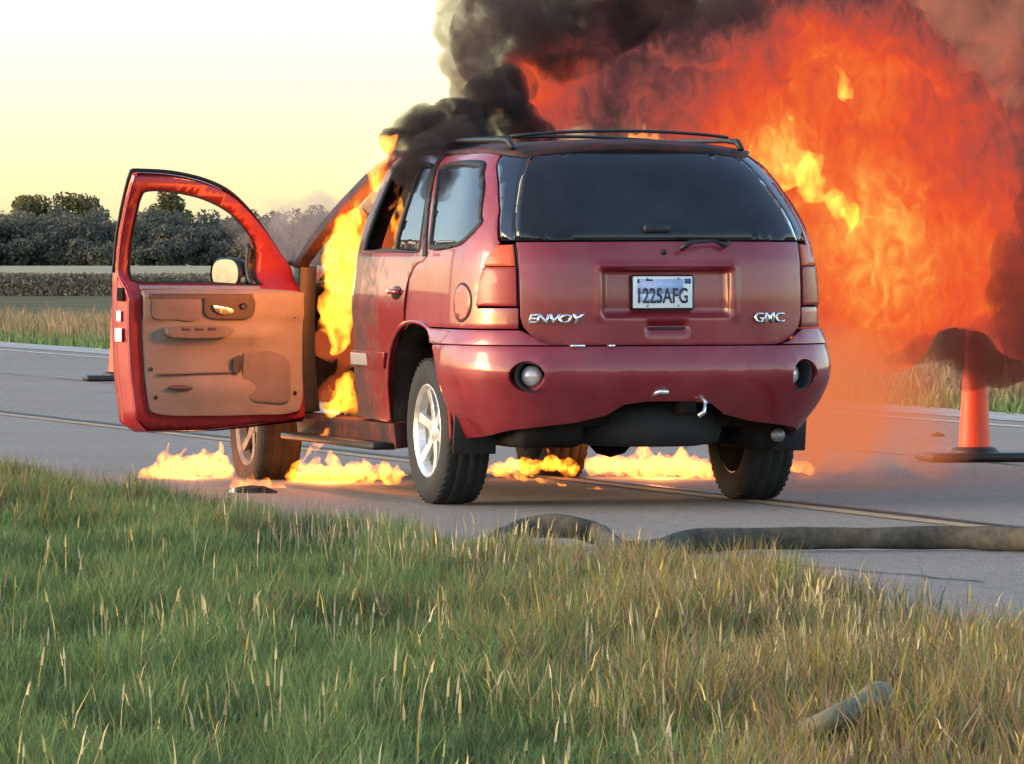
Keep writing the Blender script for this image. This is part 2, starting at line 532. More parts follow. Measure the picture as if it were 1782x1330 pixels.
GREEN = np.array([0.110, 0.162, 0.062]); GREEN2 = np.array([0.205, 0.262, 0.105]); DARK = np.array([0.046, 0.066, 0.032])
TAN = np.array([0.30, 0.225, 0.125]); STRAW = np.array([0.56, 0.45, 0.31]); RUST = np.array([0.32, 0.20, 0.125]); YEL = np.array([0.36, 0.265, 0.06])
def mixc(a, b, f): return a * (1 - f)[:, None] + b * f[:, None]

def near_grass():
    rg = np.random.default_rng(11)
    n = 640000
    y = np.sqrt(rg.random(n) * (37 ** 2 - 13.2 ** 2) + 13.2 ** 2)
    x = (rg.random(n) * 2 - 1) * (y * 0.095 + 2.0)
    v = x * N_.x + y * N_.y
    edge = V_NEAR - 0.22 + 0.75 * (vnoise(x, y, 0.9, 3) - 0.5) + 0.55 * (vnoise(x, y, 3.1, 4) - 0.5)
    keep = (v < edge) & (rg.random(n) < np.clip((edge - v) * 3.0 + 0.06, 0, 1)) 
    # thin out with nearness: near blades are larger on the picture, yet all are wanted
    x, y, v = x[keep], y[keep], v[keep]
    n = len(x)
    big = vnoise(x, y, 0.8, 7); mid = vnoise(x, y, 2.2, 8); fin = vnoise(x, y, 6.0, 9)
    side = np.clip((x / y + 0.02) / 0.075, 0, 1)             # right of the bank: drier, with firelight put into its yellow
    dry = np.clip(side * 1.15 + (big - 0.5) * 0.7 + (mid - 0.5) * 0.5 - np.clip((v * -1 + 6.6) * 0.16, 0, 0.75), 0, 1)
    h = (0.040 + 0.125 * mid ** 1.5 + 0.085 * fin ** 1.5) * (0.75 + 0.5 * rg.random(n)) * (1 + 0.5 * dry)
    h *= np.clip(0.45 + (V_NEAR + .3 - v) * 0.7, 0.45, 1)
    w = 0.0045 + 0.0055 * rg.random(n) ** 2
    col = mixc(np.tile(GREEN, (n, 1)), np.tile(GREEN2, (n, 1)), np.clip(fin * 0.7 + (rg.random(n) - 0.5) * 0.8, 0, 1))
    col = mixc(col, np.tile(DARK, (n, 1)), np.clip((0.60 - mid) * 1.6 + (0.5 - fin) * 0.9, 0, 0.85))
    dsel = rg.random(n) < dry * 0.8 + 0.03
    pick = rg.random(n)
    dcol = np.where((pick < 0.3)[:, None], YEL, np.where((pick < 0.65)[:, None], RUST, TAN))
    col = np.where(dsel[:, None], dcol * (0.6 + 0.6 * rg.random(n))[:, None], col)
    col *= (0.7 + 0.6 * rg.random(n))[:, None]
    P = np.stack([x, y, gz(x, y) - 0.03], 1)
    o = blades("verge_grass", P, h, w, 0.15 + 0.6 * rg.random(n), rg.random(n) * 6.283, col, M['grass'])
    tag(o, "green and dry rust-brown grass, firelight tinted in at right, covering the near roadside bank", "grass", kind="stuff")
    # pale seed stalks standing above it
    n = 105000
    y = np.sqrt(rg.random(n) * (36 ** 2 - 13.2 ** 2) + 13.2 ** 2)
    x = (rg.random(n) * 2 - 1) * (y * 0.095 + 2.0)
    v = x * N_.x + y * N_.y
    cl = vnoise(x, y, 1.1, 21); cl2 = vnoise(x, y, 4.0, 22)
    pr = np.clip((cl - 0.34) * 2.0, 0.08, 1) * np.clip((cl2 - 0.2) * 1.5, 0.08, 1) * (0.20 + 1.1 * np.clip((x / y + 0.03) / 0.06, 0, 1))
    keep = (v < V_NEAR - 0.15) & (rg.random(n) < pr)
    x, y = x[keep], y[keep]; n = len(x)
    h = 0.10 + 0.16 * rg.random(n) ** 1.6
    P = np.stack([x, y, np.full(n, -0.02)], 1)
    az = rg.random(n) * 6.283; ln = 0.05 + 0.5 * rg.random(n) ** 2
    c = mixc(np.tile(STRAW, (n, 1)), np.tile(YEL * 1.6, (n, 1)), rg.random(n) * 0.8) * (0.5 + 0.6 * rg.random(n))[:, None]
    o = blades("seed_stalks", P, h, 0.0032 + 0.0024 * rg.random(n), ln, az, c, M['grass'])
    tag(o, "pale straw-coloured seed stalks scattered through the near grass", "grass", kind="stuff")
    # a thin pinkish fringe of seed along the road's edge
    k = 13000
    s0 = 8 + 36 * rg.random(k); vv = V_NEAR - 0.9 * rg.random(k) ** 1.2 - 0.05
    px_, py_ = E_.x * s0 + N_.x * vv, E_.y * s0 + N_.y * vv
    ok = (np.abs(px_) < py_ * 0.095 + 2.0) & (rg.random(k) < 0.25 + 0.75 * vnoise(px_, py_, 0.9, 41))
    px_, py_ = px_[ok], py_[ok]; k = len(px_)
    cc = mixc(np.tile(np.array([0.36, 0.25, 0.19]), (k, 1)), np.tile(STRAW, (k, 1)), rg.random(k) * 0.6) * (0.5 + 0.5 * rg.random(k))[:, None]
    o = blades("fringe_grass", np.stack([px_, py_, np.full(k, -0.02)], 1), 0.08 + 0.12 * rg.random(k), 0.003 + 0.003 * rg.random(k), 0.05 + 0.4 * rg.random(k), rg.random(k) * 6.283, cc, M['grass'])
    tag(o, "thin pinkish seeding grass along the edge of the asphalt", "grass", kind="stuff")
    # seed heads: thicker spindles at the stalk tips
    tip = P + np.stack([np.cos(az) * ln * h * 0.7, np.sin(az) * ln * h * 0.7, h * 0.72], 1)
    sel = rg.random(n) < 0.6
    m = sel.sum()
    o = blades("seed_heads", tip[sel], 0.035 + 0.04 * rg.random(m), 0.0055 + 0.004 * rg.random(m), ln[sel] + 0.1, az[sel],
               c[sel] * 1.15, M['grass'])
    tag(o, "pale seed heads on the stalks of the near bank", "grass", kind="stuff")
near_grass()

def far_verge():
    rg = np.random.default_rng(17)
    n = 200000
    y = 40 + 110 * rg.random(n) ** 1.3
    x = (rg.random(n) * 2 - 1) * (y * 0.094 + 4.5)
    v = x * N_.x + y * N_.y
    keep = (v > V_FAR + 0.55 + 0.3 * vnoise(x, y, 0.8, 1)) & (y < 80 + 10 * vnoise(x, y, 0.2, 31) + 12 * rg.random(n) ** 4)
    x, y, v = x[keep], y[keep], v[keep]; n = len(x)
    a = np.clip((v - V_FAR - 1.2 + 1.2 * (vnoise(x, y, 0.25, 2) - 0.5)) / 0.9, 0, 1)
    h = (0.11 + 0.15 * a * (0.5 + vnoise(x, y, 0.6, 5))) * (0.7 + 0.6 * rg.random(n))
    w = 0.018 + 0.02 * rg.random(n)
    g = mixc(np.tile(GREEN2, (n, 1)), np.tile(GREEN, (n, 1)), rg.random(n))
    tn = mixc(np.tile(TAN, (n, 1)), np.tile(RUST, (n, 1)), np.clip(vnoise(x, y, 0.3, 6) * 0.7 + 0.3 * rg.random(n), 0, 1))
    gg = np.clip(a - 0.35 * (vnoise(x, y, 0.5, 8) > 0.72), 0, 1)
    col = mixc(g, tn, gg) * (0.7 + 0.6 * rg.random(n))[:, None]
    P = np.stack([x, y, gz(x, y) - 0.03], 1)
    o = blades("far_verge_grass", P, h, w, 0.1 + 0.4 * rg.random(n), rg.random(n) * 6.283, col, M['grass'])
    tag(o, "tan and green grass strip along the far side of the road", "grass", kind="stuff")
far_verge()

def crop_field():
    rg = np.random.default_rng(23)
    # leafy front of the crop, then its level top running back
    n = 130000
    y = 141 + 9 * rg.random(n) ** 2.2
    x = (rg.random(n) * 2 - 1) * 34
    top = 0.60 + 0.10 * (vnoise(x, y, 0.35, 1) - 0.5) + 0.06 * (vnoise(x, y, 1.7, 2) - 0.5)
    z = gz(x, y) - 0.36 + 0.22 + top * rg.random(n) ** 0.8
    col = mixc(np.tile(np.array([0.165, 0.14, 0.10]), (n, 1)), np.tile(np.array([0.195, 0.165, 0.12]), (n, 1)), rg.random(n)) * (0.8 + 0.3 * rg.random(n))[:, None]
    o = leaf_cloud("crop_plants", np.stack([x, y, z], 1), 0.035 + 0.035 * rg.random(n), col, M['leaf'], seed=3)
    tag(o, "dark green crop standing in a low band beyond the far verge", "crop", kind="stuff")
    vs, fs = [], []
    ys = [142, 143, 160, 200, 260, 340, 440, 560, 640]
    for i, yy in enumerate(ys):
        for k in range(33):
            xx = (k / 16 - 1) * (40 + yy * 0.25)
            zz = float(gz(xx, yy)) + (0.44 if i else -0.2) + 0.03 * mnoise.noise(Vector((xx * 0.3, yy * 0.1, 0)))
            vs.append((xx, yy, zz))
    for i in range(len(ys) - 1):
        for k in range(32):
            a = i * 33 + k
            fs.append((a, a + 1, a + 34, a + 33))
    o = mesh_obj("crop_field", vs, fs, simple_mat("crop_top", (0.30, 0.25, 0.15), 0.95, 0, 0.1, 0.25, 0.3))
    tag(o, kind="structure")
crop_field()

def crown_points(rg, c, rad, n, blobs=9):
    # clumps inside an ellipsoid, leaves on and in the clumps
    cs = []
    for _ in range(blobs):
        d = rg.normal(size=3); d /= np.linalg.norm(d)
        cs.append(np.array(c) + d * np.array(rad) * rg.uniform(0.35, 0.8))
    cs = np.array(cs)
    k = rg.integers(0, blobs, n)
    d = rg.normal(size=(n, 3)); d /= np.linalg.norm(d, axis=1)[:, None]
    rr = (np.array(rad).mean() * 0.48) * rg.random(n) ** 0.35
    return cs[k] + d * rr[:, None] * np.array([1.05, 1.05, 0.8]), k

def tree(name, x, y, h, wd_, seed, label, tint=1.0):
    rg = np.random.default_rng(seed)
    z0 = float(gz(x, y))
    root = empty(name, (x, y, z0))
    tag(root, label, "tree")
    bm = bmesh.new()
    add_tube(bm, [(0, 0, -0.3), (0.05, 0, h * .25), (0.1, 0.05, h * .5), (-0.05, 0, h * .75)], [0.22, 0.17, 0.12, 0.05], 8)
    for i in range(6):
        a = rg.uniform(0, 6.28); z = h * rg.uniform(.3, .55); l = wd_ * rg.uniform(.25, .42)
        add_tube(bm, [(0.05, 0, z), (math.cos(a) * l * .6, math.sin(a) * l * .6, z + l * .5), (math.cos(a) * l, math.sin(a) * l, z + l * .95)], [0.08, 0.05, 0.02], 6)
    bm_obj("trunk", bm, M['bark'], root)
    n = 4200
    P, k = crown_points(rg, (0, 0, h * .62), (wd_ * .5, wd_ * .45, h * .36), n, 12)
    f = rg.random(n)
    kc = rg.random(12)[k]
    col = mixc(np.tile(np.array([0.07, 0.078, 0.042]), (n, 1)), np.tile(np.array([0.18, 0.15, 0.07]), (n, 1)), np.clip(kc * .8 + f * .3, 0, 1)) * tint
    leaf_cloud("crown", P, 0.14 + 0.14 * rg.random(n), col, M['leaf'], root, seed)

tree("tree", -54.6, 690, 9.6, 5.4, 41, "rounded tree at left edge rising above the far wood", 1.2)
tree("tree", -49.4, 690, 9.9, 5.8, 42, "broad golden-topped tree rising from the far wood left of the open door", 1.3)
tree("tree", -38.5, 690, 9.4, 5.0, 43, "tree whose top shows in the upper corner of the open door's window frame", 1.0)

def far_wood():
    rg = np.random.default_rng(77)
    PP, CC, SS = [], [], []
    for row, (yy, hh) in enumerate(((656, 3.6), (660, 6.3), (668, 7.2), (678, 7.7))):
        xx = -110
        while xx < 110:
            h = hh * rg.uniform(.92, 1.07); w = rg.uniform(3.4, 5.4)
            n = 1250
            P, k = crown_points(rg, (xx, yy + rg.uniform(-3, 3), float(gz(xx, yy)) + h * .47), (w * .68, w * .5, h * .46), n, 8)
            kc = rg.random(8)[k]
            c = mixc(np.tile(np.array([0.095, 0.10, 0.09]), (n, 1)), np.tile(np.array([0.135, 0.13, 0.10]), (n, 1)), np.clip(kc * .4 + .3 * rg.random(n) + .15, 0, 1))  # far haze put into the leaf colour as a lighter grey-green
            PP.append(P); CC.append(c); SS.append(0.14 + 0.15 * rg.random(n))
            xx += w * 0.36
    o = leaf_cloud("far_wood", np.concatenate(PP), np.concatenate(SS), np.concatenate(CC), M['leaf'], seed=9)
    tag(o, "dark band of trees along the horizon beyond the crop field", "wood", kind="stuff")
    bm = bmesh.new()
    for i in range(90):
        x = rg.uniform(-110, 110); y = rg.uniform(660, 680); z = float(gz(x, y))
        add_tube(bm, [(x, y, z - .3), (x + rg.uniform(-.3, .3), y, z + rg.uniform(3, 5))], [0.16, 0.06], 6)
    bm_obj("wood_trunks", bm, M['bark'], o)
far_wood()
# ------------------------------------------------------------------ the burning car
CAR = empty("suv", (0.44, 30.27, 0.0), R(17.5))
tag(CAR, "burning red SUV seen from behind with its driver's door open", "car")

# body outline: for every height z a rounded plan outline (half width, rear y, roundness)
_Z = [.25, .45, .60, .80, 1.00, 1.18, 1.27, 1.40, 1.55, 1.66, 1.72, 1.76, 1.80]
_W = [.89, .91, .925, .93, .925, .915, .90, .86, .80, .745, .69, .61, .48]
_YE = [-1.0, -1.0, -1.01, -1.02, -1.02, -1.01, -.985, -.90, -.765, -.655, -.58, -.50, -.42]
_N = [3.8, 3.8, 3.8, 3.8, 3.8, 3.8, 3.8, 3.8, 3.5, 3.2, 3.0, 3, 3]
_L = [.8, .8, .8, .8, .8, .8, .78, .70, .6, .56, .52, .5, .5]
def itp(z, A):
    if z <= _Z[0]: return A[0]
    if z >= _Z[-1]: return A[-1]
    i = max(k for k in range(len(_Z) - 1) if _Z[k] <= z)
    def sl(k):
        if k <= 0: return (A[1] - A[0]) / (_Z[1] - _Z[0])
        if k >= len(_Z) - 1: return (A[-1] - A[-2]) / (_Z[-1] - _Z[-2])
        a = (A[k] - A[k - 1]) / (_Z[k] - _Z[k - 1]); b = (A[k + 1] - A[k]) / (_Z[k + 1] - _Z[k])
        return 0 if a * b <= 0 else 2 * a * b / (a + b)
    h = _Z[i + 1] - _Z[i]; t = (z - _Z[i]) / h
    m0, m1 = sl(i) * h, sl(i + 1) * h
    return (2 * t ** 3 - 3 * t * t + 1) * A[i] + (t ** 3 - 2 * t * t + t) * m0 + (-2 * t ** 3 + 3 * t * t) * A[i + 1] + (t ** 3 - t * t) * m1
KU = 0.9
def rear_y(x, z):
    w, ye, n, l = itp(z, _W), itp(z, _YE), itp(z, _N), itp(z, _L)
    return ye + l - l * max(0, 1 - (min(abs(x), w) / w) ** n) ** (1 / n)
def side_x(y, z):
    w, ye, n, l = itp(z, _W), itp(z, _YE), itp(z, _N), itp(z, _L)
    d = ye + l - y
    return w if d <= 0 else w * max(0, 1 - min(1, d / l) ** n) ** (1 / n)
def to_u(kind, val, z):
    w, ye, n, l = itp(z, _W), itp(z, _YE), itp(z, _N), itp(z, _L)
    yc = ye + l
    sg = 1
    if kind == 'r':
        sg = 1 if val >= 0 else -1
        x = abs(val); y = rear_y(x, z)
    else:
        y = val; x = side_x(y, z)
        if y >= yc: return math.pi / 2 * KU + y - yc
    return sg * math.atan2(x / w, (yc - y) / l) * KU
def from_u(u, z):
    # gives left-side point (x<0) for u>0
    w, ye, n, l = itp(z, _W), itp(z, _YE), itp(z, _N), itp(z, _L)
    yc = ye + l
    sg = -1 if u >= 0 else 1
    a = abs(u)
    if a >= math.pi / 2 * KU: return (sg * w, yc + a - math.pi / 2 * KU, z)
    f = a / KU
    s_, c_ = math.sin(f), math.cos(f)
    r = (s_ ** n + c_ ** n) ** (-1 / n)
    return (sg * w * r * s_, yc - l * r * c_, z)

def densify(pts, step=0.06):
    out = []
    for i, p in enumerate(pts):
        q = pts[(i + 1) % len(pts)]
        if p[0] == q[0]:
            d = math.hypot(p[1] - q[1], p[2] - q[2])
            k = max(1, int(d / step))
        else: k = 1
        for j in range(k):
            f = j / k
            if p[0] == q[0]: out.append((p[0], p[1] + (q[1] - p[1]) * f, p[2] + (q[2] - p[2]) * f))
            else: out.append(p)
    return out

def arc(kind, pts):
    # smooth a list of (val,z) with Catmull-Rom into points of one kind
    out = []
    n = len(pts)
    for i in range(n - 1):
        p0, p1, p2, p3 = pts[max(0, i - 1)], pts[i], pts[i + 1], pts[min(n - 1, i + 2)]
        for j in range(5):
            t = j / 5
            q = [0.5 * (2 * p1[k] + (p2[k] - p0[k]) * t + (2 * p0[k] - 5 * p1[k] + 4 * p2[k] - p3[k]) * t * t + (3 * p1[k] - p0[k] - 3 * p2[k] + p3[k]) * t ** 3) for k in (0, 1)]
            out.append((kind, q[0], q[1]))
    out.append((kind, *pts[-1]))
    return out

def panel(name, outline, mat, parent=None, holes=(), off=0.0, thick=0.02, cell=0.05, mirror=False, fn=None, smooth=True, bev=0.004):
    """A sheet-metal piece lying on the body outline; outline and holes in (kind,val,z)."""
    bm = bmesh.new()
    edges = []
    for loop in [outline] + list(holes):
        vs = []
        last = None
        for (k, v, z) in densify(loop):
            u = to_u(k, v, z)
            if last is not None and abs(u - last[0]) + abs(z - last[1]) < 1e-5: continue
            last = (u, z)
            vs.append(bm.verts.new((u, z, 0)))
        for i in range(len(vs)):
            edges.append(bm.edges.new((vs[i], vs[(i + 1) % len(vs)])))
    bmesh.ops.triangle_fill(bm, edges=edges, use_beauty=True, use_dissolve=False)
    us = [v.co.x for v in bm.verts]; zs = [v.co.y for v in bm.verts]
    def cut(axis, lo, hi):
        c = math.ceil(lo / cell) * cell
        while c < hi:
            if c - lo > 0.004 and hi - c > 0.004:
                no = (1, 0, 0) if axis == 0 else (0, 1, 0)
                co = (c, 0, 0) if axis == 0 else (0, c, 0)
                bmesh.ops.bisect_plane(bm, geom=bm.verts[:] + bm.edges[:] + bm.faces[:], dist=1e-5, plane_co=co, plane_no=no)
            c += cell
    cut(0, min(us), max(us)); cut(1, min(zs), max(zs))
    # normals of the outline by finite differences, used for the offset
    for v in bm.verts:
        u, z = v.co.x, v.co.y
        p = Vector(from_u(u, z))
        e = 0.004
        du = Vector(from_u(u + e, z)) - Vector(from_u(u - e, z))
        dz = Vector(from_u(u, z + e)) - Vector(from_u(u, z - e))
        nr = du.cross(dz)
        if nr.length < 1e-9: nr = Vector((0, -1, 0))
        nr.normalize()
        if nr.dot(Vector((p.x, p.y - 1.2, 0))) < 0: nr = -nr
        o_ = off if not callable(off) else off(u, z, p)
        p = p + nr * o_
        if fn: p = Vector(fn(p, u, z))
        if mirror: p.x = -p.x
        v.co = p
    bmesh.ops.recalc_face_normals(bm, faces=bm.faces[:])
    # make normals face outwards
    c0 = Vector((0, 1.2, 0.9))
    s_ = sum((f.calc_center_median() - c0).dot(f.normal) * f.calc_area() for f in bm.faces)
    if s_ < 0: bmesh.ops.reverse_faces(bm, faces=bm.faces[:])
    me = bpy.data.meshes.new(name)
    bm.to_mesh(me); bm.free()
    me.polygons.foreach_set("use_smooth", [smooth] * len(me.polygons))
    me.materials.append(mat)
    o = link(bpy.data.objects.new(name, me), parent)
    m = o.modifiers.new("thickness", 'SOLIDIFY'); m.thickness = thick; m.offset = -1.0
    if bev: bevel_mod(o, bev, 2, 50)
    return o

def inset(loop, d):
    # shrink a closed loop given in one kind of coordinate
    c = (sum(p[1] for p in loop) / len(loop), sum(p[2] for p in loop) / len(loop))
    out = []
    for k, a, z in loop:
        v = Vector((c[0] - a, c[1] - z)); l = v.length
        v = v / l * d if l > 1e-6 else v
        out.append((k, a + v.x, z + v.y))
    return out

ARCH = [(-.42, .33), (-.435, .50), (-.41, .64), (-.33, .76), (-.19, .85), (0.0, .892), (.20, .893), (.36, .862), (.50, .77), (.575, .63), (.60, .50), (.605, .39)]
arch = arc('s', ARCH)
def arch_between(y0, y1):
    a = [p for p in arch if y0 <= p[1] <= y1 and p[2] > 0.6 or (y0 <= p[1] <= y1 and p[2] > 0.3)]
    return a
i_top = min(range(len(arch)), key=lambda i: abs(arch[i][1] + .12) + (0 if arch[i][2] > .8 else 9))
i_door = min(range(len(arch)), key=lambda i: abs(arch[i][1] - .29) + (0 if arch[i][2] > .8 else 9))
ARCH_BUMP = arch[:i_top + 1]           # behind the wheel, belongs to the bumper
ARCH_QUART = arch[i_top:i_door + 1]
ARCH_DOOR = arch[i_door:]
Z_SEAM = ARCH_BUMP[-1][2]

QWIN = arc('s', [(-.05, 1.255), (.05, 1.40), (.18, 1.55), (.275, 1.645), (.25, 1.672), (.10, 1.684), (-.10, 1.69), (-.26, 1.688), (-.36, 1.675), (-.43, 1.62), (-.52, 1.55), (-.62, 1.43), (-.66, 1.38), (-.60, 1.31), (-.52, 1.275), (-.35, 1.256), (-.18, 1.248), (-.05, 1.255)])[:-1]
DOOR_EDGE = arc('s', [(.29, ARCH_QUART[-1][2]), (.275, 1.0), (.24, 1.11), (.14, 1.175), (.02, 1.20), (-.02, 1.23), (.06, 1.34), (.20, 1.50), (.34, 1.66), (.36, 1.715)])

def shift(loop, d): return [(k, a + d, z) for k, a, z in loop]

for mir in (False, True):
    # rear quarter
    out = [('r', .722, Z_SEAM + .004)]
    out += [('r', .722, .975), ('s', -.745, .972)]
    out += [('s', -.752, 1.06), ('s', -.765, 1.13), ('s', -.79, 1.225), ('s', -.815, 1.288)]
    out += [('s', -.80, 1.30), ('s', -.70, 1.45), ('s', -.56, 1.58), ('s', -.44, 1.67), ('s', -.375, 1.72)]
    out += [('s', -.2, 1.722), ('s', .1, 1.722), ('s', .345, 1.715)]
    out += shift(list(reversed(DOOR_EDGE)), -.012)[1:]
    out += list(reversed(ARCH_QUART))[2:-1]
    out += [('s', arch[i_top][1], Z_SEAM + .004), ('s', -.6, Z_SEAM + .004)]
    q = panel("quarter_panel", out, M['paint'], CAR, holes=[QWIN], mirror=mir, thick=0.025)
    # quarter window: rubber seal ring and glass
    seal = panel("window_seal", QWIN, M['seal'], q, holes=[inset(QWIN, .028)], off=0.004, thick=0.03, mirror=mir, bev=0)
    panel("quarter_window", inset(QWIN, .02), M['glass_side'], CAR, off=-0.004, thick=0.004, mirror=mir, bev=0)
    # rear door
    WIN = arc('s', [(.10, 1.255), (.20, 1.42), (.33, 1.58), (.41, 1.665), (.55, 1.685), (.85, 1.69), (1.06, 1.69), (1.09, 1.66), (1.10, 1.45), (1.11, 1.26), (1.06, 1.235), (.60, 1.235), (.18, 1.235), (.10, 1.255)])[:-1]
    out = DOOR_EDGE + [('s', .6, 1.722), ('s', 1.19, 1.722), ('s', 1.20, 1.4), ('s', 1.21, 1.2), ('s', 1.215, .8), ('s', 1.20, .40), ('s', .70, .385)]
    out += list(reversed(ARCH_DOOR))[:-1]
    d = panel("rear_door", out, M['paint_door'], CAR, holes=[WIN], mirror=mir, thick=0.03, off=lambda u, z, p: 0.012 * math.exp(-((z - .98) / .12) ** 2) - 0.006 * math.exp(-((z - .78) / .12) ** 2))
    # the half of its pane that still stands behind the C post, and the burnt-out rest
    PANE = [('s', .12, 1.25), ('s', .22, 1.44), ('s', .36, 1.61), ('s', .42, 1.67), ('s', .62, 1.68), ('s', .58, 1.52), ('s', .53, 1.38), ('s', .52, 1.25)]
    panel("door_window", PANE, M['glass_side'], d, off=-0.008, thick=0.004, mirror=mir, bev=0)
    panel("window_seal", WIN, M['seal'], d, holes=[inset(WIN, .022)], off=0.003, thick=0.03, mirror=mir, bev=0)
    up = [q_ for q_ in DOOR_EDGE if q_[2] > 1.215]
    panel("pillar_trim", shift(up, -.004) + shift(list(reversed(up)), .058), M['seal'], d, off=0.005, thick=0.012, mirror=mir, bev=0)
    # window channel post inside the rear door
    panel("window_post", [('s', .525, 1.24), ('s', .61, 1.67), ('s', .645, 1.67), ('s', .565, 1.24)], M['seal'], d, off=0.0, thick=0.02, mirror=mir, bev=0)
    # side moulding with its grey plate
    panel("moulding", [('s', .62, .655), ('s', 1.21, .655), ('s', 1.21, .735), ('s', .60, .735)], M['paint_door'], d, off=0.016, thick=0.02, mirror=mir)
    panel("name_plate", [('s', .90, .665), ('s', 1.20, .665), ('s', 1.20, .725), ('s', .92, .725)], M['moulding'], d, off=0.02, thick=0.006, mirror=mir)
    # door handle: recessed cup and bar
    panel("handle_cup", [('s', .42 + .075 * math.cos(a) * 1.2, 1.035 + .035 * math.sin(a)) for a in np.linspace(0, 2 * math.pi, 17)[:-1]], M['black'], d, off=0.012, thick=0.006, mirror=mir, bev=0)
    bm = bmesh.new()
    sx = -1 if not mir else 1
    add_tube(bm, [(sx * (side_x(.34, 1.04) + .014), .34, 1.04), (sx * (side_x(.42, 1.04) + .038), .38, 1.042), (sx * (side_x(.42, 1.04) + .038), .46, 1.042), (sx * (side_x(.5, 1.04) + .014), .50, 1.04)], 0.013, 8)
    bm_obj("door_handle", bm, M['paint'], d)
    # B post
    panel("door_pillar", [('s', 1.205, .40), ('s', 1.30, .40), ('s', 1.31, .8), ('s', 1.30, 1.2), ('s', 1.26, 1.70), ('s', 1.195, 1.715), ('s', 1.205, 1.2)], M['scorched'], CAR, off=-0.03, thick=0.09, mirror=mir)
    # roof side rail over the front door and the raked A post
    panel("windscreen_pillar", arc('s', [(1.19, 1.715), (1.30, 1.69), (1.52, 1.575), (1.80, 1.43), (2.08, 1.285), (2.33, 1.155)]) + arc('s', [(2.42, 1.15), (2.16, 1.32), (1.88, 1.475), (1.60, 1.62), (1.38, 1.735), (1.19, 1.762)]), M['scorched'], CAR, off=0.0, thick=0.06, mirror=mir)
    # hinge post
    panel("hinge_pillar", [('s', 2.32, .38), ('s', 2.46, .38), ('s', 2.47, 1.15), ('s', 2.33, 1.165)], M['black'], CAR, off=-0.02, thick=0.09, mirror=mir)
    # front wing, burnt
    FA = [(2.47, .40), (2.50, .62), (2.58, .78), (2.74, .88), (2.95, .915), (3.15, .89), (3.32, .79), (3.42, .62), (3.44, .45)]
    panel("front_wing", [('s', 2.465, 1.10)] + arc('s', FA) + [('s', 3.85, .45), ('s', 3.85, .95), ('s', 3.2, 1.03)], M['burnt'], CAR, off=0.0, thick=0.02, mirror=mir,
          fn=lambda p, u, z: (p.x * (1 - 0.12 * max(0, (p.y - 3.2) / .65) ** 2), p.y, p.z))
    # sill and running board
    panel("sill", [('s', .62, .25), ('s', 2.46, .25), ('s', 2.46, .375), ('s', .62, .375)], M['scorched'], CAR, off=-0.015, thick=0.08, mirror=mir)
    bm = bmesh.new()
    add_box(bm, (sx * 0.925, 1.53, .262), (.13, 1.75, .035), bevel=.012)
    bm_obj("running_board", bm, M['black'], CAR)
    # tail lamp: three lenses round the corner
    LT = [('r', .728, .985), ('r', .728, 1.278), ('s', -.812, 1.275), ('s', -.785, 1.222), ('s', -.762, 1.135), ('s', -.750, 1.06), ('s', -.742, .985)]
    lamp = panel("tail_lamp", [('r', .728, 1.175), ('r', .728, 1.278), ('s', -.812, 1.275), ('s', -.785, 1.222), ('s', -.770, 1.175)], M['lamp_amber'], CAR, off=0.006, thick=0.03, mirror=mir)
    panel("lens", [('r', .728, .985), ('r', .728, 1.170), ('s', -.769, 1.170), ('s', -.755, 1.09), ('s', -.742, .985)], M['lamp_red'], lamp, off=0.006, thick=0.03, mirror=mir)
    panel("lamp_edge", [('r', .712, .98), ('r', .712, 1.285), ('r', .727, 1.285), ('r', .727, .98)], M['seal'], lamp, off=-0.004, thick=0.02, mirror=mir, bev=0)
    # rear bumper: upper corner piece
    panel("bumper_corner", [('r', .575, .8005), ('r', .618, .813), ('r', .674, .848), ('r', .704, Z_SEAM - .006), ('r', .722, Z_SEAM - .004), ('s', -.6, Z_SEAM - .004), ('s', arch[i_top][1] - .004, Z_SEAM - .004)] + list(reversed([p for p in ARCH_BUMP if p[2] > .80])) [1:] + [('s', -.30, .80), ('s', -.6, .80), ('r', .70, .80)],
          M['paint'], CAR, off=lambda u, z, p: 0.012 + 0.03 * max(0, min(1, (.88 - z) / .08)), thick=0.03, mirror=mir)
    # mud flap
    bm = bmesh.new()
    add_box(bm, (sx * .80, -.475, .36), (.22, .012, .20), Matrix.Rotation(R(8), 4, 'X'), .006)
    bm_obj("mud_flap", bm, M['black'], CAR)
    # wheel-arch liner
    bm = bmesh.new()
    la = [(p[1], p[2]) for p in arch]
    rings = []
    for k, xx in enumerate((.90, .75, .58)):
        rings.append([bm.verts.new((sx * xx, y, z)) for y, z in la])
    for k in range(2):
        for i in range(len(la) - 1):
            bm.faces.new((rings[k][i], rings[k][i + 1], rings[k + 1][i + 1], rings[k + 1][i]))
    bm.faces.new(rings[2])
    o = bm_obj("wheel_arch", bm, M['under'], CAR)
    m = o.modifiers.new("t", 'SOLIDIFY'); m.thickness = .01
    # arch lip
    bm = bmesh.new()
    add_tube(bm, [(sx * (side_x(y, z) + .004), y, z) for y, z in la], .012, 6)
    bm_obj("arch_lip", bm, M['paint'], CAR)

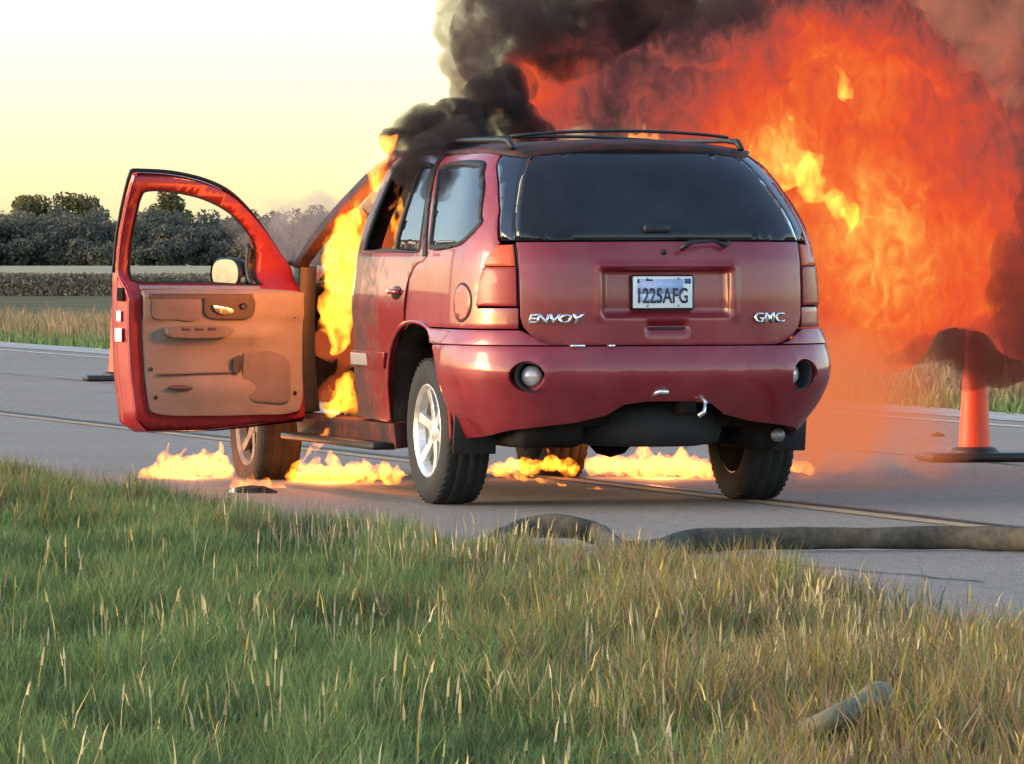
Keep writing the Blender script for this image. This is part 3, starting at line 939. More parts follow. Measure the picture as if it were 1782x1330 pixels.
# fuel flap on the driver's side
circ = [('s', -.612 + .085 * math.cos(a), 1.0 + .085 * math.sin(a)) for a in np.linspace(0, 2 * math.pi, 29)[:-1]]
ff = panel("fuel_flap", circ, M['paint'], CAR, off=0.004, thick=0.01, bev=0.003)
panel("flap_gap", [('s', -.612 + .096 * math.cos(a), 1.0 + .096 * math.sin(a)) for a in np.linspace(0, 2 * math.pi, 29)[:-1]], M['seal'], ff,
      holes=[[('s', -.612 + .084 * math.cos(a), 1.0 + .084 * math.sin(a)) for a in np.linspace(0, 2 * math.pi, 29)[:-1]]], off=0.0015, thick=0.004, bev=0)

# ---- rear bumper, both sides in one moulding
BB = lambda u, z, p: 0.010 + (0.062 - 0.045 * max(0, min(1, (abs(u) - .55) / .5))) * math.exp(-((z - .67) / .115) ** 2) + (0.02 if z > .6 else 0.02 * max(0, (z - .42) / .18)) - .10 * max(0, (.54 - z) / .2) ** 1.6 * (1 - max(0, min(1, (abs(u) - 1.0) / .25)))
half = [(-.0, .545), (.35, .545), (.60, .54), (.74, .50)]
top = [(.0, .792), (.30, .792), (.55, .792), (.72, .793)]
def bside(sgn):
    ar = [p for p in ARCH_BUMP if p[2] < .785]
    return ar
lw = [('r', -x, z) for x, z in reversed(half)] + [('r', x, z) for x, z in half[1:]]
left_part = [('s', -.72, .355), ('s', -.60, .34), ('s', -.45, .335)] + bside(1) + [('s', -.315, .79), ('s', -.6, .793)]
FOG = [('r', .672 + .068 * math.cos(a), .655 + .075 * math.sin(a)) for a in np.linspace(0, 2 * math.pi, 25)[:-1]]
bparts = []
for mir in (False, True):
    out = [('r', 0.0, .53), ('r', .10, .53), ('r', .22, .515), ('r', .30, .46), ('r', .45, .425), ('r', .62, .405), ('r', .76, .385)] + left_part + [('r', .735, .793), ('r', .55, .792), ('r', .30, .792), ('r', 0.0, .792)]
    bparts.append(panel("bumper_half", out, M['paint'], CAR, holes=[FOG], off=BB, thick=0.05, mirror=mir, cell=.04))
# weld the two halves at the middle into the one bumper
me0, me1 = bparts[0].data, bparts[1].data
bmw = bmesh.new(); bmw.from_mesh(me0); bmw.from_mesh(me1)
bmesh.ops.remove_doubles(bmw, verts=bmw.verts[:], dist=0.002)
bmesh.ops.recalc_face_normals(bmw, faces=bmw.faces[:])
if sum((f.calc_center_median() - Vector((0, 1.2, .9))).dot(f.normal) * f.calc_area() for f in bmw.faces) < 0:
    bmesh.ops.reverse_faces(bmw, faces=bmw.faces[:])
me = bpy.data.meshes.new("rear_bumper"); bmw.to_mesh(me); bmw.free()
me.polygons.foreach_set("use_smooth", [True] * len(me.polygons)); me.materials.append(M['paint'])
bumper = link(bpy.data.objects.new("rear_bumper", me), CAR)
m_ = bumper.modifiers.new("thickness", 'SOLIDIFY'); m_.thickness = .05; m_.offset = -1
bevel_mod(bumper, .008, 2, 50)
for b in bparts: bpy.data.objects.remove(b)
# lamps sunk in the bumper
for sgn in (-1, 1):
    yy = rear_y(.672, .655) - .075
    n_out = Vector((sgn * .42, -1, 0)).normalized()
    rot = n_out.to_track_quat('Z', 'Y').to_matrix().to_4x4()
    mt = Matrix.Translation((sgn * .672, yy + .03, .655)) @ rot
    bm = bmesh.new()
    add_lathe(bm, [(-.09, .0), (-.09, .060), (-.02, .064), (.018, .074), (.022, .080), (.014, .082), (-.01, .076)], 32, 'Z')
    o = bm_obj("lamp_housing", bm, M['black'], bumper); o.data.transform(mt)
    bm = bmesh.new()
    add_lathe(bm, [(-.055, .052), (-.03, .050), (-.018, .036), (-.012, .018), (-.010, .0005)], 32, 'Z')
    o2 = bm_obj("reverse_lamp", bm, M['lens'], bumper); o2.data.transform(Matrix.Translation((sgn * .672 - .006, yy + .03, .650)) @ rot)

# step pad marks and tow opening
def rear_box(name, x0, x1, z0, z1, depth, mat, parent, off=0.0, bev=.004):
    xm, zm = (x0 + x1) / 2, (z0 + z1) / 2
    y = rear_y(xm, zm) - off
    bm = bmesh.new()
    add_box(bm, (xm, y - depth / 2, zm), (x1 - x0, depth, z1 - z0), bevel=bev)
    return bm_obj(name, bm, mat, parent)
for x0, x1 in ((-.50, -.43), (-.315, -.285)):
    bm = bmesh.new(); add_box(bm, ((x0 + x1) / 2, rear_y(x0, .79) - .045, .796), (x1 - x0, .045, .012), bevel=.004)
    bm_obj("step_pad", bm, M['chrome'], bumper)

# ---- tailgate
TG = [('r', x, z) for x, z in ((-.715, 1.29), (-.712, .93), (-.70, .885), (-.665, .84), (-.61, .805), (-.56, .797), (0, .797), (.56, .797), (.61, .805), (.665, .84), (.70, .885), (.712, .93), (.715, 1.29), (0, 1.293))]
def rect_loop(x0, x1, z0, z1, r=.03, n=5):
    pts = []
    for cx_, cz_, a0 in ((x1 - r, z1 - r, 0), (x0 + r, z1 - r, 90), (x0 + r, z0 + r, 180), (x1 - r, z0 + r, 270)):
        for k in range(n + 1):
            a = R(a0 + 90 * k / n)
            pts.append(('r', cx_ + r * math.cos(a), cz_ + r * math.sin(a)))
    return pts
# plate recess: the panel sinks smoothly inside this frame
def tg_off(u, z, p):
    x = p.x
    def sm(a, b, t): t = max(0, min(1, (t - a) / (b - a))); return t * t * (3 - 2 * t)
    inx = sm(.335, .295, abs(x)); inz = sm(1.165, 1.148, z) * sm(.925, .955, z)
    rec = -0.045 * inx * inz
    fx = math.exp(-((abs(x) - .345) / .02) ** 2) * sm(1.19, 1.16, z) * sm(.90, .94, z)
    lip = 0.012 * (math.exp(-((z - 1.178) / .012) ** 2) * sm(.37, .33, abs(x)) + 0.7 * fx)
    hnd = -0.030 * math.exp(-((z - .885) / .022) ** 2) * sm(.115, .085, abs(x - .0))
    return rec + lip + hnd
tg = panel("tailgate", TG, M['paint'], CAR, off=tg_off, thick=0.04, cell=.0125, bev=0.005)
# rear glass with its wrap-round edge
GL = [('r', -.712, 1.297), ('r', 0, 1.300), ('r', .712, 1.297), ('r', .70, 1.38), ('r', .665, 1.48), ('r', .62, 1.58), ('r', .565, 1.66), ('r', .50, 1.715), ('r', .42, 1.742), ('r', .25, 1.754), ('r', 0, 1.757), ('r', -.25, 1.754), ('r', -.42, 1.742), ('r', -.50, 1.715), ('r', -.565, 1.66), ('r', -.62, 1.58), ('r', -.665, 1.48), ('r', -.70, 1.38)]
rw = panel("rear_window", GL, M['glass'], CAR, off=0.004, thick=0.005, cell=.05, bev=0)
for mir in (False, True):
    ST = [('r', .716, 1.297), ('s', -.818, 1.297), ('s', -.71, 1.45), ('s', -.57, 1.58), ('s', -.45, 1.67), ('s', -.385, 1.725), ('r', .505, 1.72), ('r', .57, 1.663), ('r', .625, 1.583), ('r', .67, 1.483), ('r', .705, 1.383)]
    panel("wrap_glass", ST, M['glass_edge'], rw, off=0.003, thick=0.01, mirror=mir, bev=0)
# lock, wiper stumps, glass handle
bm = bmesh.new(); add_lathe(bm, [(0, .0005), (0, .013), (.008, .014), (.012, .010), (.012, .0005)], 16, 'Y'); o = bm_obj("lock", bm, M['black'], tg); o.data.transform(Matrix.Translation((-.012, rear_y(0, 1.24) - .010, 1.243)))
rear_box("glass_handle", -.10, .035, 1.335, 1.375, .035, M['black'], rw, 0.0, .012)
bm = bmesh.new()
add_tube(bm, [(.06, -1.03, 1.255), (.10, -1.045, 1.285), (.13, -1.03, 1.292), (.24, -1.01, 1.296), (.29, -1.015, 1.275), (.33, -1.0, 1.29)], [.012, .014, .010, .007, .014, .006], 8)
bm_obj("wiper_arm", bm, M['black'], rw)
rear_box("lift_handle", -.098, .105, .868, .882, .012, M['black'], tg, -.028, .004)

# number plate
def text_mesh(name, txt, height, mat, parent, loc, width=None, depth=.002, shear=0.0, bold=0.0):
    cu = bpy.data.curves.new(name, 'FONT')
    cu.body = txt; cu.size = 1.0; cu.extrude = 0.0; cu.shear = shear; cu.offset = bold
    cu.resolution_u = 4
    tmp = bpy.data.objects.new(name, cu); COL.objects.link(tmp)
    dg = bpy.context.evaluated_depsgraph_get(); dg.update()
    me = bpy.data.meshes.new_from_object(tmp.evaluated_get(dg))
    bpy.data.objects.remove(tmp); bpy.data.curves.remove(cu)
    co = np.empty(len(me.vertices) * 3); me.vertices.foreach_get("co", co); co = co.reshape(-1, 3)
    lo, hi = co.min(0), co.max(0)
    sz = height / (hi[1] - lo[1]); sx_ = sz if width is None else width / (hi[0] - lo[0])
    c2 = np.stack([(co[:, 0] - (lo[0] + hi[0]) / 2) * sx_, np.zeros(len(co)), (co[:, 1] - (lo[1] + hi[1]) / 2) * sz], 1)
    me.vertices.foreach_set("co", c2.reshape(-1)); me.update()
    me.materials.clear(); me.materials.append(mat)
    o = link(bpy.data.objects.new(name, me), parent)
    o.location = loc
    m = o.modifiers.new("t", 'SOLIDIFY'); m.thickness = depth; m.offset = 0
    return o
PY = -1.02 + .045 - .016
bm = bmesh.new()
add_box(bm, (-.016, PY + .004, 1.048), (.316, .010, .172), bevel=.012)
frame = bm_obj("plate_frame", bm, M['black'], tg)
bm = bmesh.new(); add_box(bm, (-.016, PY - .004, 1.050), (.302, .004, .152), bevel=.0018)
plate = bm_obj("number_plate", bm, M['plate_white'], CAR)
bm = bmesh.new(); add_box(bm, (-.030, PY - .0066, 1.078), (.235, .001, .070)); bm_obj("plate_print", bm, M['plate_blue'], plate)
bm = bmesh.new(); add_box(bm, (-.080, PY - .0066, 1.026), (.130, .001, .045)); bm_obj("plate_print", bm, M['plate_blue2'], plate)
bm = bmesh.new(); add_box(bm, (.110, PY - .0072, 1.103), (.032, .001, .024)); bm_obj("plate_sticker", bm, M['plate_navy'], plate)
bm = bmesh.new(); add_box(bm, (-.085, PY - .0072, 1.108), (.036, .001, .008)); bm_obj("plate_sticker", bm, M['plate_ink'], plate)
bm = bmesh.new(); add_box(bm, (-.140, PY - .0072, 1.104), (.010, .001, .018)); bm_obj("plate_sticker", bm, M['plate_ink'], plate)
text_mesh("plate_number", "1225AFG", .074, M['plate_ink'], plate, (-.016, PY - .0080, 1.034), width=.252, depth=.003, bold=.012)
for sx in (-.095, .063):
    for zz in (1.115, .985):
        bm = bmesh.new(); add_lathe(bm, [(0, .0003), (0, .005), (.003, .004), (.003, .0003)], 10, 'Y'); o = bm_obj("plate_bolt", bm, M['steel'], plate); o.data.transform(Matrix.Translation((sx, PY - .009, zz)))
# badges
bz = lambda x, z: rear_y(x, z) - .004
o = text_mesh("model_lettering", "ENVOY", .046, M['chrome'], tg, (-.555, bz(.555, .925) - .006, .925), width=.272, depth=.012, shear=.25, bold=.035)
o.rotation_euler = (0, 0, math.atan2(bz(.42, .925) - bz(.68, .925), .26))
o = text_mesh("maker_lettering", "GMC", .050, M['chrome'], tg, (.525, bz(.525, .927) - .005, .927), width=.168, depth=.012, bold=.02)
o.rotation_euler = (0, 0, math.atan2(bz(.61, .927) - bz(.44, .927), .17))

# ---- roof
bm = bmesh.new()
ny, nx = 26, 21
ys_ = np.linspace(-.52, 1.40, ny)
grid = []
for j, y in enumerate(ys_):
    row = []
    fr = max(0, (y - 1.0) / .40); re = max(0, (-.30 - y) / .22)
    for i in range(nx):
        t = i / (nx - 1) * 2 - 1
        wmax = .66 - .10 * re * re
        x = t * wmax
        z = 1.795 - .055 * abs(t) ** 2.4 - .03 * fr * fr - .035 * re * re
        row.append(bm.verts.new((x, y - (.05 * (1 - t * t) if j == 0 else 0), z)))
    grid.append(row)
for j in range(ny - 1):
    for i in range(nx - 1):
        bm.faces.new((grid[j][i], grid[j][i + 1], grid[j + 1][i + 1], grid[j + 1][i]))
roof = bm_obj("roof", bm, M['roof'], CAR)
m = roof.modifiers.new("t", 'SOLIDIFY'); m.thickness = .03; m.offset = -1
# roof rack
bm = bmesh.new()
arcp = [(-.56 + 1.12 * k / 14, -.30 - .02 * math.sin(math.pi * k / 14), 1.785 + .050 * math.sin(math.pi * (k + 1.2) / 16.4) ** .6) for k in range(15)]
add_tube(bm, arcp, [(.014, .008)] * 15, 8)
bm_obj("roof_rack_bar", bm, M['black'], CAR)
bm = bmesh.new()
arcp = [(-.56 + 1.12 * k / 14, .70, 1.782 + .040 * math.sin(math.pi * (k + 1.2) / 16.4) ** .6) for k in range(15)]
add_tube(bm, arcp, [(.014, .008)] * 15, 8)
bm_obj("roof_rack_bar", bm, M['black'], CAR)
for sgn in (-1, 1):
    bm = bmesh.new()
    add_tube(bm, [(sgn * .59, -.42, 1.745), (sgn * .59, -.36, 1.782), (sgn * .585, -.2, 1.79), (sgn * .58, .4, 1.795), (sgn * .575, 1.0, 1.79), (sgn * .575, 1.15, 1.775), (sgn * .575, 1.2, 1.75)], [.014, .017, .012, .012, .012, .017, .014], 8)
    bm_obj("roof_rail", bm, M['black'], CAR)

# ---- bonnet, screen, front, floor, underbody
vs, fs = [], []
for j in range(9):
    y = 2.40 + 1.42 * j / 8
    for i in range(13):
        t = i / 6 - 1
        vs.append((t * (.80 - .10 * (j / 8) ** 2), y, 1.10 - .09 * (j / 8) - .04 * abs(t) ** 3 - .10 * max(0, j / 8 - .8) / .2 + .02 * mnoise.noise(Vector((t * 2, y * 2, 0)))))
for j in range(8):
    for i in range(12):
        a = j * 13 + i
        fs.append((a, a + 1, a + 14, a + 13))
o = mesh_obj("bonnet", vs, fs, M['burnt'], CAR)
m = o.modifiers.new("t", 'SOLIDIFY'); m.thickness = .02
vs, fs = [], []
for j in range(7):
    f = j / 6
    for i in range(13):
        t = i / 6 - 1
        vs.append((t * (.78 - .20 * f), 2.40 - 1.0 * f + .10 * (1 - t * t) * (1 - .5 * f), 1.11 + .63 * f - .03 * t * t))
for j in range(6):
    for i in range(12):
        if 3 <= i <= 9 and 1 <= j <= 4: continue          # burst by the heat
        a = j * 13 + i
        fs.append((a, a + 1, a + 14, a + 13))
mesh_obj("windscreen", vs, fs, M['glass'], CAR)
bm = bmesh.new()
add_box(bm, (0, 3.82, .66), (1.62, .14, .52), bevel=.05)
bm_obj("front_bumper", bm, M['burnt'], CAR)
bm = bmesh.new()
add_box(bm, (0, 1.1, .44), (1.36, 3.2, .10), bevel=.02)
add_box(bm, (0, -.58, .47), (1.30, .40, .16), bevel=.03)
add_box(bm, (-.46, 1.2, .36), (.10, 3.5, .12), bevel=.01); add_box(bm, (.46, 1.2, .36), (.10, 3.5, .12), bevel=.01)
add_box(bm, (-.25, .55, .36), (.42, .95, .18), bevel=.05)
bm_obj("underbody", bm, M['under'], CAR)
bm = bmesh.new(); add_tube(bm, [(-.75, 0, .36), (.75, 0, .36)], .055, 12); bmesh.ops.create_icosphere(bm, subdivisions=2, radius=.14, matrix=Matrix.Translation((.05, 0, .36)) )
bm_obj("rear_axle", bm, M['under'], CAR)
# spare wheel slung under the tail
bm = bmesh.new()
add_lathe(bm, [(-.10, .0005), (-.10, .20), (-.115, .26), (-.10, .35), (-.03, .375), (.05, .37), (.10, .33), (.10, .0005)], 40, 'Z')
o = bm_obj("spare_wheel", bm, M['rubber'], CAR); o.data.transform(Matrix.Translation((.05, -.55, .415)))
# tail pipe
bm = bmesh.new()
add_tube(bm, [(.62, .3, .40), (.60, -.2, .38), (.60, -.55, .34), (.66, -.78, .35)], .032, 12)
bm_obj("exhaust", bm, M['steel'], CAR)
# tow hitch receiver
bm = bmesh.new()
add_box(bm, (.10, -.98, .505), (.085, .12, .085), bevel=.01)
hit = bm_obj("tow_hitch", bm, M['under'], CAR)
bm = bmesh.new()
add_tube(bm, [(-.09, -1.05, .56), (-.06, -1.085, .575), (-.02, -1.085, .572)], .013, 8)
bm_obj("hitch_pin", bm, M['chrome'], hit)
bm = bmesh.new()
add_tube(bm, [(.155, -1.05, .55), (.175, -1.07, .52), (.17, -1.075, .475), (.14, -1.07, .455)], .012, 8)
bm_obj("safety_hook", bm, M['chrome'], hit)
bm = bmesh.new(); add_tube(bm, [(.58, -.20, .37), (.58, -.22, .37), (.58, -.74, .36), (.58, -.76, .36)], [(.06, .05), (.11, .09), (.11, .09), (.06, .05)], 18); bm_obj("muffler", bm, M['under'], CAR)
bm = bmesh.new(); add_box(bm, (-.52, -.52, .40), (.34, .62, .20), bevel=.05); bm_obj("fuel_tank", bm, M['under'], CAR)
bm = bmesh.new()
add_box(bm, (0, -.76, .47), (1.10, .08, .12), bevel=.02)
bm_obj("rear_crossmember", bm, M['under'], CAR)
for mir in (False, True):
    panel("rear_valance", [('r', 0.0, .405), ('r', .4, .40), ('r', .70, .37), ('s', -.72, .31), ('s', -.72, .56), ('r', .6, .58), ('r', 0, .58)], M['under'], CAR, off=lambda u, z, p: -.17 - .06 * max(0, (.5 - z) / .2), thick=.03, mirror=mir)
# seats, seen dark against the fire
for sgn in (-1, 1):
    bm = bmesh.new()
    add_box(bm, (sgn * .38, 1.35, .78), (.50, .50, .16), bevel=.06)
    add_box(bm, (sgn * .38, 1.12, 1.12), (.48, .14, .62), Matrix.Rotation(R(12), 4, 'X'), .06)
    add_box(bm, (sgn * .38, 1.03, 1.50), (.26, .10, .18), bevel=.04)
    bm_obj("seat", bm, M['burnt'], CAR)
bm = bmesh.new()
add_box(bm, (0, .25, .80), (1.30, .50, .16), bevel=.06); add_box(bm, (0, .0, 1.08), (1.30, .14, .55), Matrix.Rotation(R(12), 4, 'X'), .06)
bm_obj("rear_seat", bm, M['burnt'], CAR)
bm = bmesh.new(); add_box(bm, (0, 2.28, .98), (1.5, .35, .24), bevel=.08); bm_obj("dashboard", bm, M['burnt'], CAR)

# ---- wheels
def make_wheel(x, y, z, face, mats, tyre=True, drop=0.0):
    bm = bmesh.new()
    add_lathe(bm, [(-.02, .0005), (-.02, .155), (.0, .16), (.02, .155), (.02, .0005)], 28, 'X')
    w = bm_obj("wheel", bm, M['steel'], CAR)
    w.location = (x, y, z)
    if face > 0: w.rotation_euler = (0, 0, math.pi)
    # local -X is the outer face
    if tyre:
        bm = bmesh.new()
        prof = [(.105, .225), (.118, .26), (.122, .30), (.112, .338), (.095, .355), (.06, .364), (.058, .3615), (.053, .3615), (.051, .365), (.004, .367), (.003, .364), (-.003, .364), (-.004, .367), (-.051, .365), (-.053, .3615), (-.058, .3615), (-.06, .364), (-.095, .355), (-.112, .338), (-.122, .30), (-.118, .26), (-.105, .225)]
        add_lathe(bm, prof, 64, 'X')
        for k in range(48):
            a = 2 * math.pi * k / 48
            for xx in (-.088, .088):
                add_box(bm, (xx, .352 * math.cos(a), .352 * math.sin(a)), (.038, .020, .009), Matrix.Rotation(a - math.pi / 2, 4, 'X'))
        bm_obj("tyre", bm, mats[1], w)
    bm = bmesh.new()
    add_lathe(bm, [(.10, .205), (.10, .228), (.085, .222), (.06, .205), (-.05, .200), (-.085, .216), (-.108, .232), (-.112, .226), (-.095, .208), (-.06, .192), (.06, .196), (.10, .205)], 48, 'X')
    add_lathe(bm, [(-.055, .0005), (-.085, .0005), (-.088, .030), (-.080, .055), (-.058, .062), (-.03, .062)], 24, 'X')
    for k in range(6):
        a = 2 * math.pi * k / 6 + .3
        for s_, (r0, r1, w0, w1, x0, x1) in enumerate(((.045, .212, .060, .040, -.074, -.092),)):
            vs = []
            for (r, ww, xx) in ((r0, w0, x0), ((r0 + r1) / 2, (w0 + w1) / 2 * .88, (x0 + x1) / 2 + .006), (r1, w1 * 1.25, x1)):
                for dx in (0, .03):
                    for dw in (-ww / 2, ww / 2):
                        yy, zz = r * math.cos(a) - dw * math.sin(a), r * math.sin(a) + dw * math.cos(a)
                        vs.append(bm.verts.new((xx + dx, yy, zz)))
            for q in (0, 4):
                A = vs[q:q + 8]
                bm.faces.new((A[0], A[1], A[5], A[4])); bm.faces.new((A[2], A[6], A[7], A[3]))
                bm.faces.new((A[0], A[4], A[6], A[2])); bm.faces.new((A[1], A[3], A[7], A[5]))
            bm.faces.new(vs[8:10] + [vs[11], vs[10]])
    rim = bm_obj("rim", bm, mats[0], w, smooth=False)
    bevel_mod(rim, .003, 2, 40)
    bm = bmesh.new()
    add_lathe(bm, [(.118, .0005), (.118, .10), (.10, .222), (.0, .15), (.0, .0005)], 24, 'X')
    bm_obj("brake_disc", bm, M['under'], w)
    return w
make_wheel(-.79, 0, .362, -1, (M['alloy'], M['rubber']))
make_wheel(.79, 0, .362, 1, (M['alloy'], M['rubber']))
make_wheel(-.83, 3.28, .30, -1, (M['alloy_dirty'], M['rubber_burnt']))
make_wheel(.80, 3.28, .30, 1, (M['alloy_dirty'], M['rubber_burnt']))

# ---- the open driver's door: built on the body outline as if closed, then swung on its hinge
HX, HY_ = -.90, 2.325
def dfn(p, u, z): return (p.x - HX, p.y - HY_, p.z)
DTOP = arc('s', [(1.245, 1.12), (1.245, 1.45), (1.247, 1.60)]) + arc('s', [(1.252, 1.648), (1.30, 1.650), (1.50, 1.640), (1.72, 1.60), (1.90, 1.53), (2.08, 1.40), (2.22, 1.26), (2.315, 1.15)])
D_OUT = DTOP + [('s', 2.315, 1.0), ('s', 2.315, .34), ('s', 1.8, .298), ('s', 1.36, .298), ('s', 1.275, .35), ('s', 1.255, .6), ('s', 1.245, .9)]
DWIN = arc('s', [(1.305, 1.09), (1.305, 1.42), (1.31, 1.545), (1.345, 1.578), (1.50, 1.574), (1.70, 1.540), (1.88, 1.465), (2.01, 1.365), (2.08, 1.27), (2.085, 1.10), (2.06, 1.065), (1.70, 1.075), (1.36, 1.080), (1.33, 1.09)])[:-1]
door = panel("driver_door", D_OUT, M['paint'], CAR, holes=[DWIN], off=0.0, thick=0.045, fn=dfn)
door.location = (HX - .03, HY_ + .11, 0)
door.rotation_euler = (0, 0, R(-72.5))
door["label"] = "open driver's door in red with a scorched grey trim panel"
BELLY = lambda z: 0.055 + 0.115 * max(0, min(1, (1.12 - z) / .10)) * max(0, min(1, (z - .24) / .10))
# inner shell: the door's red inner sheet and its shut face
def inner_sheet():
    bm = bmesh.new()
    loop = [p for p in densify(D_OUT)]
    outer = [Vector(from_u(to_u(*p), p[2])) for p in loop]
    a, b, c = [], [], []
    for p in outer:
        dz = BELLY(p.z)
        a.append(bm.verts.new(dfn(p + Vector((.010, 0, 0)), 0, 0)))
        b.append(bm.verts.new(dfn(p + Vector((dz * .55, 0.004, 0)), 0, 0)))
        c.append(bm.verts.new(dfn(p + Vector((dz, 0.012 if p.y < 1.5 else -.012, 0)), 0, 0)))
    n = len(loop)
    for i in range(n):
        j = (i + 1) % n
        bm.faces.new((a[i], a[j], b[j], b[i])); bm.faces.new((b[i], b[j], c[j], c[i]))
    return bm_obj("shut_face", bm, M['paint_in'], door)
sf = inner_sheet()
panel("inner_sheet", D_OUT, M['paint_in'], door, holes=[DWIN], off=lambda u, z, p: -BELLY(z), thick=0.02, fn=dfn, bev=0)
def dpanel(name, loop, mat, off, thick, holes=(), bev=.006, cell=.05):
    return panel(name, loop, mat, door, holes=holes, off=(lambda u, z, p: -BELLY(z) + off) if not callable(off) else (lambda u, z, p: -BELLY(z) + off(p)), thick=thick, fn=dfn, bev=bev, cell=cell)
def closed(pts): return arc('s', pts + [pts[0]])[:-1]
TR = closed([(1.318, 1.045), (1.322, .90), (1.332, .66), (1.345, .44), (1.40, .375), (1.7, .362), (2.0, .362), (2.21, .368), (2.285, .43), (2.300, .75), (2.300, .98), (2.25, 1.035), (1.8, 1.05)])
def trim_off(p):
    # armrest swell and pocket bulge (amount towards the cabin)
    y, z = p.y, p.z
    arm = .030 * math.exp(-((z - .80) / .045) ** 2) * max(0, min(1, (y - 1.40) / .12)) * max(0, min(1, (2.20 - y) / .2))
    pocket = .028 * math.exp(-((z - .50) / .08) ** 2) * math.exp(-((y - 1.75) / .30) ** 2)
    upper = .012 * max(0, min(1, (z - .87) / .03))
    return -(.022 + arm + pocket + upper)
dpanel("trim_panel", TR, M['trim'], trim_off, 0.02, cell=.03)
dpanel("trim_band", closed([(1.36, .995), (1.37, .90), (1.5, .888), (1.64, .885), (1.66, .985), (1.5, .998)]), M['trim_mid'], lambda p: -.040, .012)
dpanel("top_strip", [('s', 1.345, 1.00), ('s', 1.98, .995), ('s', 1.98, 1.022), ('s', 1.345, 1.028)], M['trim_dark'], lambda p: -.040, .012)
dpanel("handle_bezel", closed([(1.675, 1.00), (1.675, .93), (1.72, .895), (1.86, .888), (1.97, .90), (1.975, 1.005), (1.82, 1.012)]), M['trim_dark'], lambda p: -.048, .012)
dpanel("inner_handle", closed([(1.72, .965), (1.735, .935), (1.79, .915), (1.845, .925), (1.835, .945), (1.78, .955)]), M['chrome'], lambda p: -.062, .012)
dpanel("arm_slot", closed([(1.47, .845), (1.55, .832), (1.70, .832), (1.77, .843), (1.70, .850), (1.55, .852)]), M['trim_dark'], lambda p: -.054, .006, bev=0)
dpanel("reflector", closed([(1.44, .505), (1.50, .490), (1.56, .49), (1.60, .503), (1.55, .515), (1.48, .517)]), M['trim_dark'], lambda p: -.052, .008, bev=0)
dpanel("speaker_grille", closed([(1.93, .70), (1.92, .58), (1.95, .45), (2.05, .425), (2.19, .43), (2.21, .55), (2.20, .66), (2.08, .71)]), M['trim_mid'], lambda p: -.036, .012)
dpanel("pull_pocket", closed([(1.855, .675), (1.850, .60), (1.885, .59), (1.91, .64), (1.90, .685)]), M['trim_dark'], lambda p: -.050, .008, bev=0)
dpanel("sill_strip", [('s', 1.33, 1.052), ('s', 2.06, 1.046), ('s', 2.06, 1.062), ('s', 1.33, 1.068)], M['moulding'], lambda p: -.020, .02)
dpanel("armrest", closed([(1.43, .845), (1.45, .795), (1.60, .785), (1.78, .79), (1.83, .82), (1.80, .85), (1.60, .855)]), M['trim_mid'], lambda p: -.085, .05, bev=.008)
for k, yy in enumerate((1.52, 1.60, 1.68)):
    dpanel("window_switch", [('s', yy, .832), ('s', yy + .045, .832), ('s', yy + .045, .846), ('s', yy, .846)], M['trim_dark'], lambda p: -.092, .01, bev=.002)
dpanel("pocket_lip", [('s', 1.40, .585), ('s', 1.84, .592), ('s', 1.84, .604), ('s', 1.40, .597)], M['trim_mid'], lambda p: -.046, .02, bev=.003)
dpanel("lock_button", closed([(1.89, .965), (1.90, .945), (1.925, .945), (1.93, .965), (1.91, .975)]), M['black'], lambda p: -.060, .01, bev=0)
for yy, zz in ((1.36, .62), (1.38, .46), (2.24, .47), (2.25, .90)):
    dpanel("trim_screw", [('s', yy + .010 * math.cos(a), zz + .010 * math.sin(a)) for a in np.linspace(0, 2 * math.pi, 9)[:-1]], M['black'], lambda p: -.032, .006, bev=0)
# stickers and latch on the shut face
def shut_box(name, x0, x1, z0, z1, mat, yoff=-.006):
    bm = bmesh.new()
    zc = (z0 + z1) / 2
    yb = 1.245 if zc > .75 else 1.252
    add_box(bm, (-side_x(yb, zc) + (x0 + x1) / 2 - HX, yb - HY_ + yoff, zc), (x1 - x0, .006, z1 - z0), bevel=.002)
    return bm_obj(name, bm, mat, door)
shut_box("sticker", .045, .110, .770, .840, M['paper'])
shut_box("sticker", .060, .100, .875, .930, M['paper'])
shut_box("latch", .060, .120, .98, 1.05, M['under'])
# rubber seal round the frame
bm = bmesh.new()
pp = [Vector(from_u(to_u(*p), p[2])) for p in DTOP]
add_tube(bm, [dfn(p + Vector((.012, 0, .008)), 0, 0) for p in pp], .011, 6)
bm_obj("door_seal", bm, M['seal'], door)
# glass run channel round the opening
dpanel("glass_channel", DWIN, M['seal'], lambda p: -.004, .012, holes=[inset(DWIN, .012)], bev=0)
dpanel("corner_patch", [('s', 2.075, 1.07), ('s', 2.075, 1.25), ('s', 2.04, 1.29), ('s', 2.04, 1.07)], M['black'], lambda p: .01, .02, bev=0)
